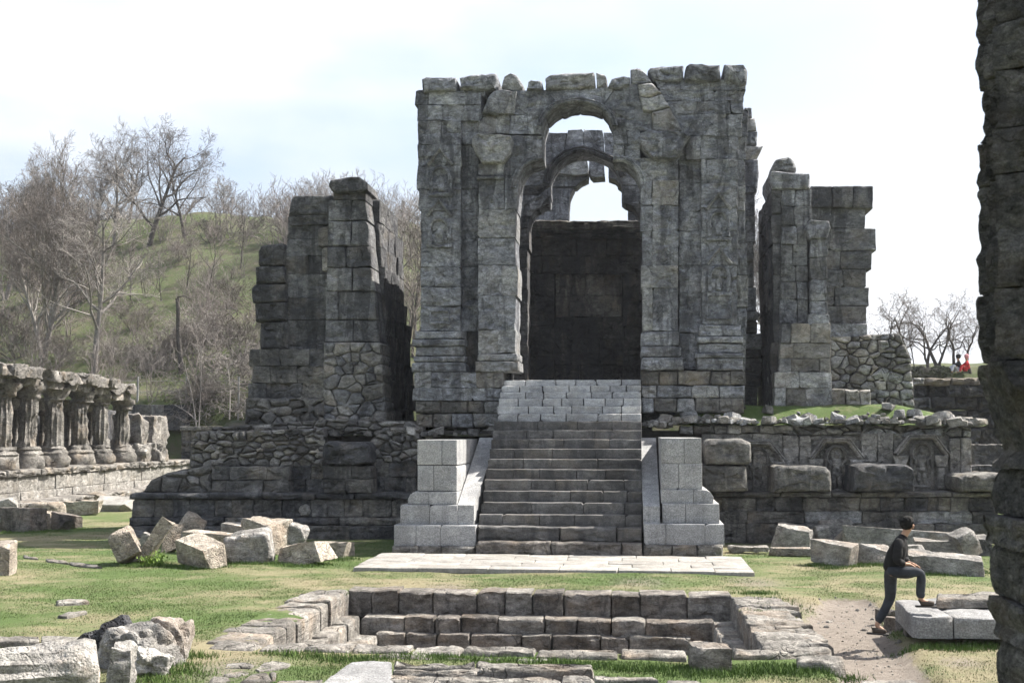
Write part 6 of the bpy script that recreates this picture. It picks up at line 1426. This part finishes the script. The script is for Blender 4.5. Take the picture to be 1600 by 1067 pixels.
def lawn(rng, n):
    Y = 12.2 * (36 / 12.2) ** rng.random(n); x = rng.uniform(-.60, .38, n) * Y; g = np.stack([x, Y, 0 * Y], 1)
    keep = ~((x > BX0 - .7) & (x < BX1 + .8) & (Y > BY0 - .5) & (Y < BY1 + .5)) & ~((x > pl0) & (x < pl1) & (Y > py0) & (Y < 27)) & (Y < 30.4 + 9 * ((x < -13.6) | (x > 9.6)))
    g = g[keep]; g = g[path_mask(g) + fbm(g, 2.2, 3, 3) * .4 < .45]; cl = fbm(g, 1.1, 3, 14) + fbm(g, 5, 2, 15) * .5; g = g[cl > rng.uniform(-.7, .45, len(g))]
    g[:, 2] = gz(g) - .005; return g
def lawn_part(green):
    def f(rng, n):
        g = lawn(rng, n); l = lush(g) + rng.normal(0, .16, len(g)); return g[l > -.16] if green else g[l < .02]
    return f
blades('lawn_grass', 600000, lawn_part(True), (.010, .034), mk_plain('lawn_green', (.052, .084, .024), (.11, .152, .048), 5, 0, .9, 0, jitter=False), 'short green grass growing in patches over the courtyard')
blades('dry_grass', 360000, lawn_part(False), (.008, .025), mk_plain('lawn_straw', (.17, .15, .09), (.30, .268, .175), 5, 0, .9, 0, jitter=False), 'dry straw coloured grass between the green patches', seed=4, lean=1.2)
# pebbles and litter on the trodden path
rng = np.random.default_rng(8); pk = []
for _ in range(4000):
    q = np.array(PATH[rng.integers(0, len(PATH))]) + rng.normal(0, .9, 2); pk.append((q[0], q[1], 0))
pk = np.array(pk); pk = pk[path_mask(pk) > .25][:520]; pk[:, 2] = gz(pk); bvv, bff = lattice(2, 2, 2); bvv = (bvv * 2 - 1); bvv /= np.maximum(np.linalg.norm(bvv, axis=1), .6)[:, None]
VV, FF = [], []
for k, q in enumerate(pk):
    r = rng.uniform(.006, .016) if rng.random() < .9 else rng.uniform(.02, .04); VV.append(bvv * r * rng.uniform(.6, 1.4, 3) * (1 + rng.normal(0, .12, bvv.shape)) + q); FF += [tuple(i + k * len(bvv) for i in f) for f in bff]
tag(mesh_obj('path_pebbles', np.concatenate(VV), FF, M['rim'], None, None), 'small pebbles scattered on the trodden path', 'pebbles', kind='stuff')
def tufts(pts, spread):
    def s(rng, n):
        P_ = np.array([PZ(x, y, 0) for x, y in pts]); k = rng.integers(0, len(P_), n); g = P_[k] + np.stack([rng.normal(0, spread, n), rng.normal(0, spread * .5, n), np.zeros(n)], 1)
        g = g[~((g[:, 0] > BX0 + .05) & (g[:, 0] < BX1 - .05) & (g[:, 1] > BY0 + .05) & (g[:, 1] < BY1))]; g[:, 2] = gz(g) - .01; return g
    return s
TP = [(205, 882), (225, 884), (250, 880), (262, 884), (285, 886), (300, 888), (340, 884), (362, 879), (390, 880), (420, 879), (440, 878), (455, 882), (480, 882), (500, 878), (520, 872), (540, 870), (1215, 855), (1262, 852), (1275, 882), (1300, 886), (1340, 884), (1365, 882), (1400, 884), (1430, 892), (1460, 896), (1500, 896), (1530, 893),
      (560, 925), (540, 1030), (580, 1028), (640, 1026), (700, 1028), (760, 1030), (830, 1031), (880, 1034), (940, 1040), (980, 1044), (1020, 1042), (1060, 1040), (1080, 1050), (1130, 1050), (1160, 1045), (1190, 1042), (1210, 1036), (1230, 1046), (1260, 1042), (1290, 1040), (1310, 1038), (1180, 925), (1200, 935), (1215, 945), (1190, 955),
      (250, 1050), (275, 1040), (290, 1052), (240, 1062), (20, 1002), (60, 1002), (100, 1003), (30, 1006), (80, 1006), (1440, 1008), (1470, 1008), (1500, 1010), (1530, 1008), (10, 832), (50, 832), (90, 830), (120, 826), (300, 1025), (450, 1022), (500, 1024)]
blades('green_tufts', 26000, tufts(TP, .2), (.03, .10), mk_plain('fresh_grass', (.045, .085, .018), (.10, .155, .04), 9, 0, .9, 0), 'fresh green grass growing round the fallen stones and basin', lean=.8, w=.007, seed=5)
# a leafy weed by the leaning slab
wd = PZ(240, 884, 0); rng = np.random.default_rng(3); n = 260
def weed(rng, n):
    g = wd + np.stack([rng.normal(0, .12, n), rng.normal(0, .07, n), np.abs(rng.normal(0, .09, n))], 1); return g
tag(blades('leafy_weed', 420, weed, (.04, .09), mk_plain('weed_leaf', (.10, .17, .03), (.19, .27, .06), 9, 0, .8, 0), 'small bright leafy weed at the foot of the thin leaning slab', lean=1.2, w=.022, seed=9), cat='weed')
# ------------------------------------------------------------------ thin haze in the air
v, f = boxv(-3200, 3200, -120, 4200, -3.0, 44.0)
hz_m = bpy.data.materials.new('haze_air'); hz_m.use_nodes = True; t = hz_m.node_tree
for n in list(t.nodes): t.nodes.remove(n)
o_ = t.nodes.new('ShaderNodeOutputMaterial'); pv_ = t.nodes.new('ShaderNodeVolumePrincipled')
pv_.inputs['Color'].default_value = (.86, .91, 1.0, 1); pv_.inputs['Density'].default_value = 0.0003; pv_.inputs['Anisotropy'].default_value = 0.25
t.links.new(pv_.outputs['Volume'], o_.inputs['Volume'])
hzo = mesh_obj('haze', v, f, hz_m, None, None); tag(hzo, 'thin pale haze in the air over the site', 'haze', kind='stuff')
scene.cycles.volume_bounces = 0
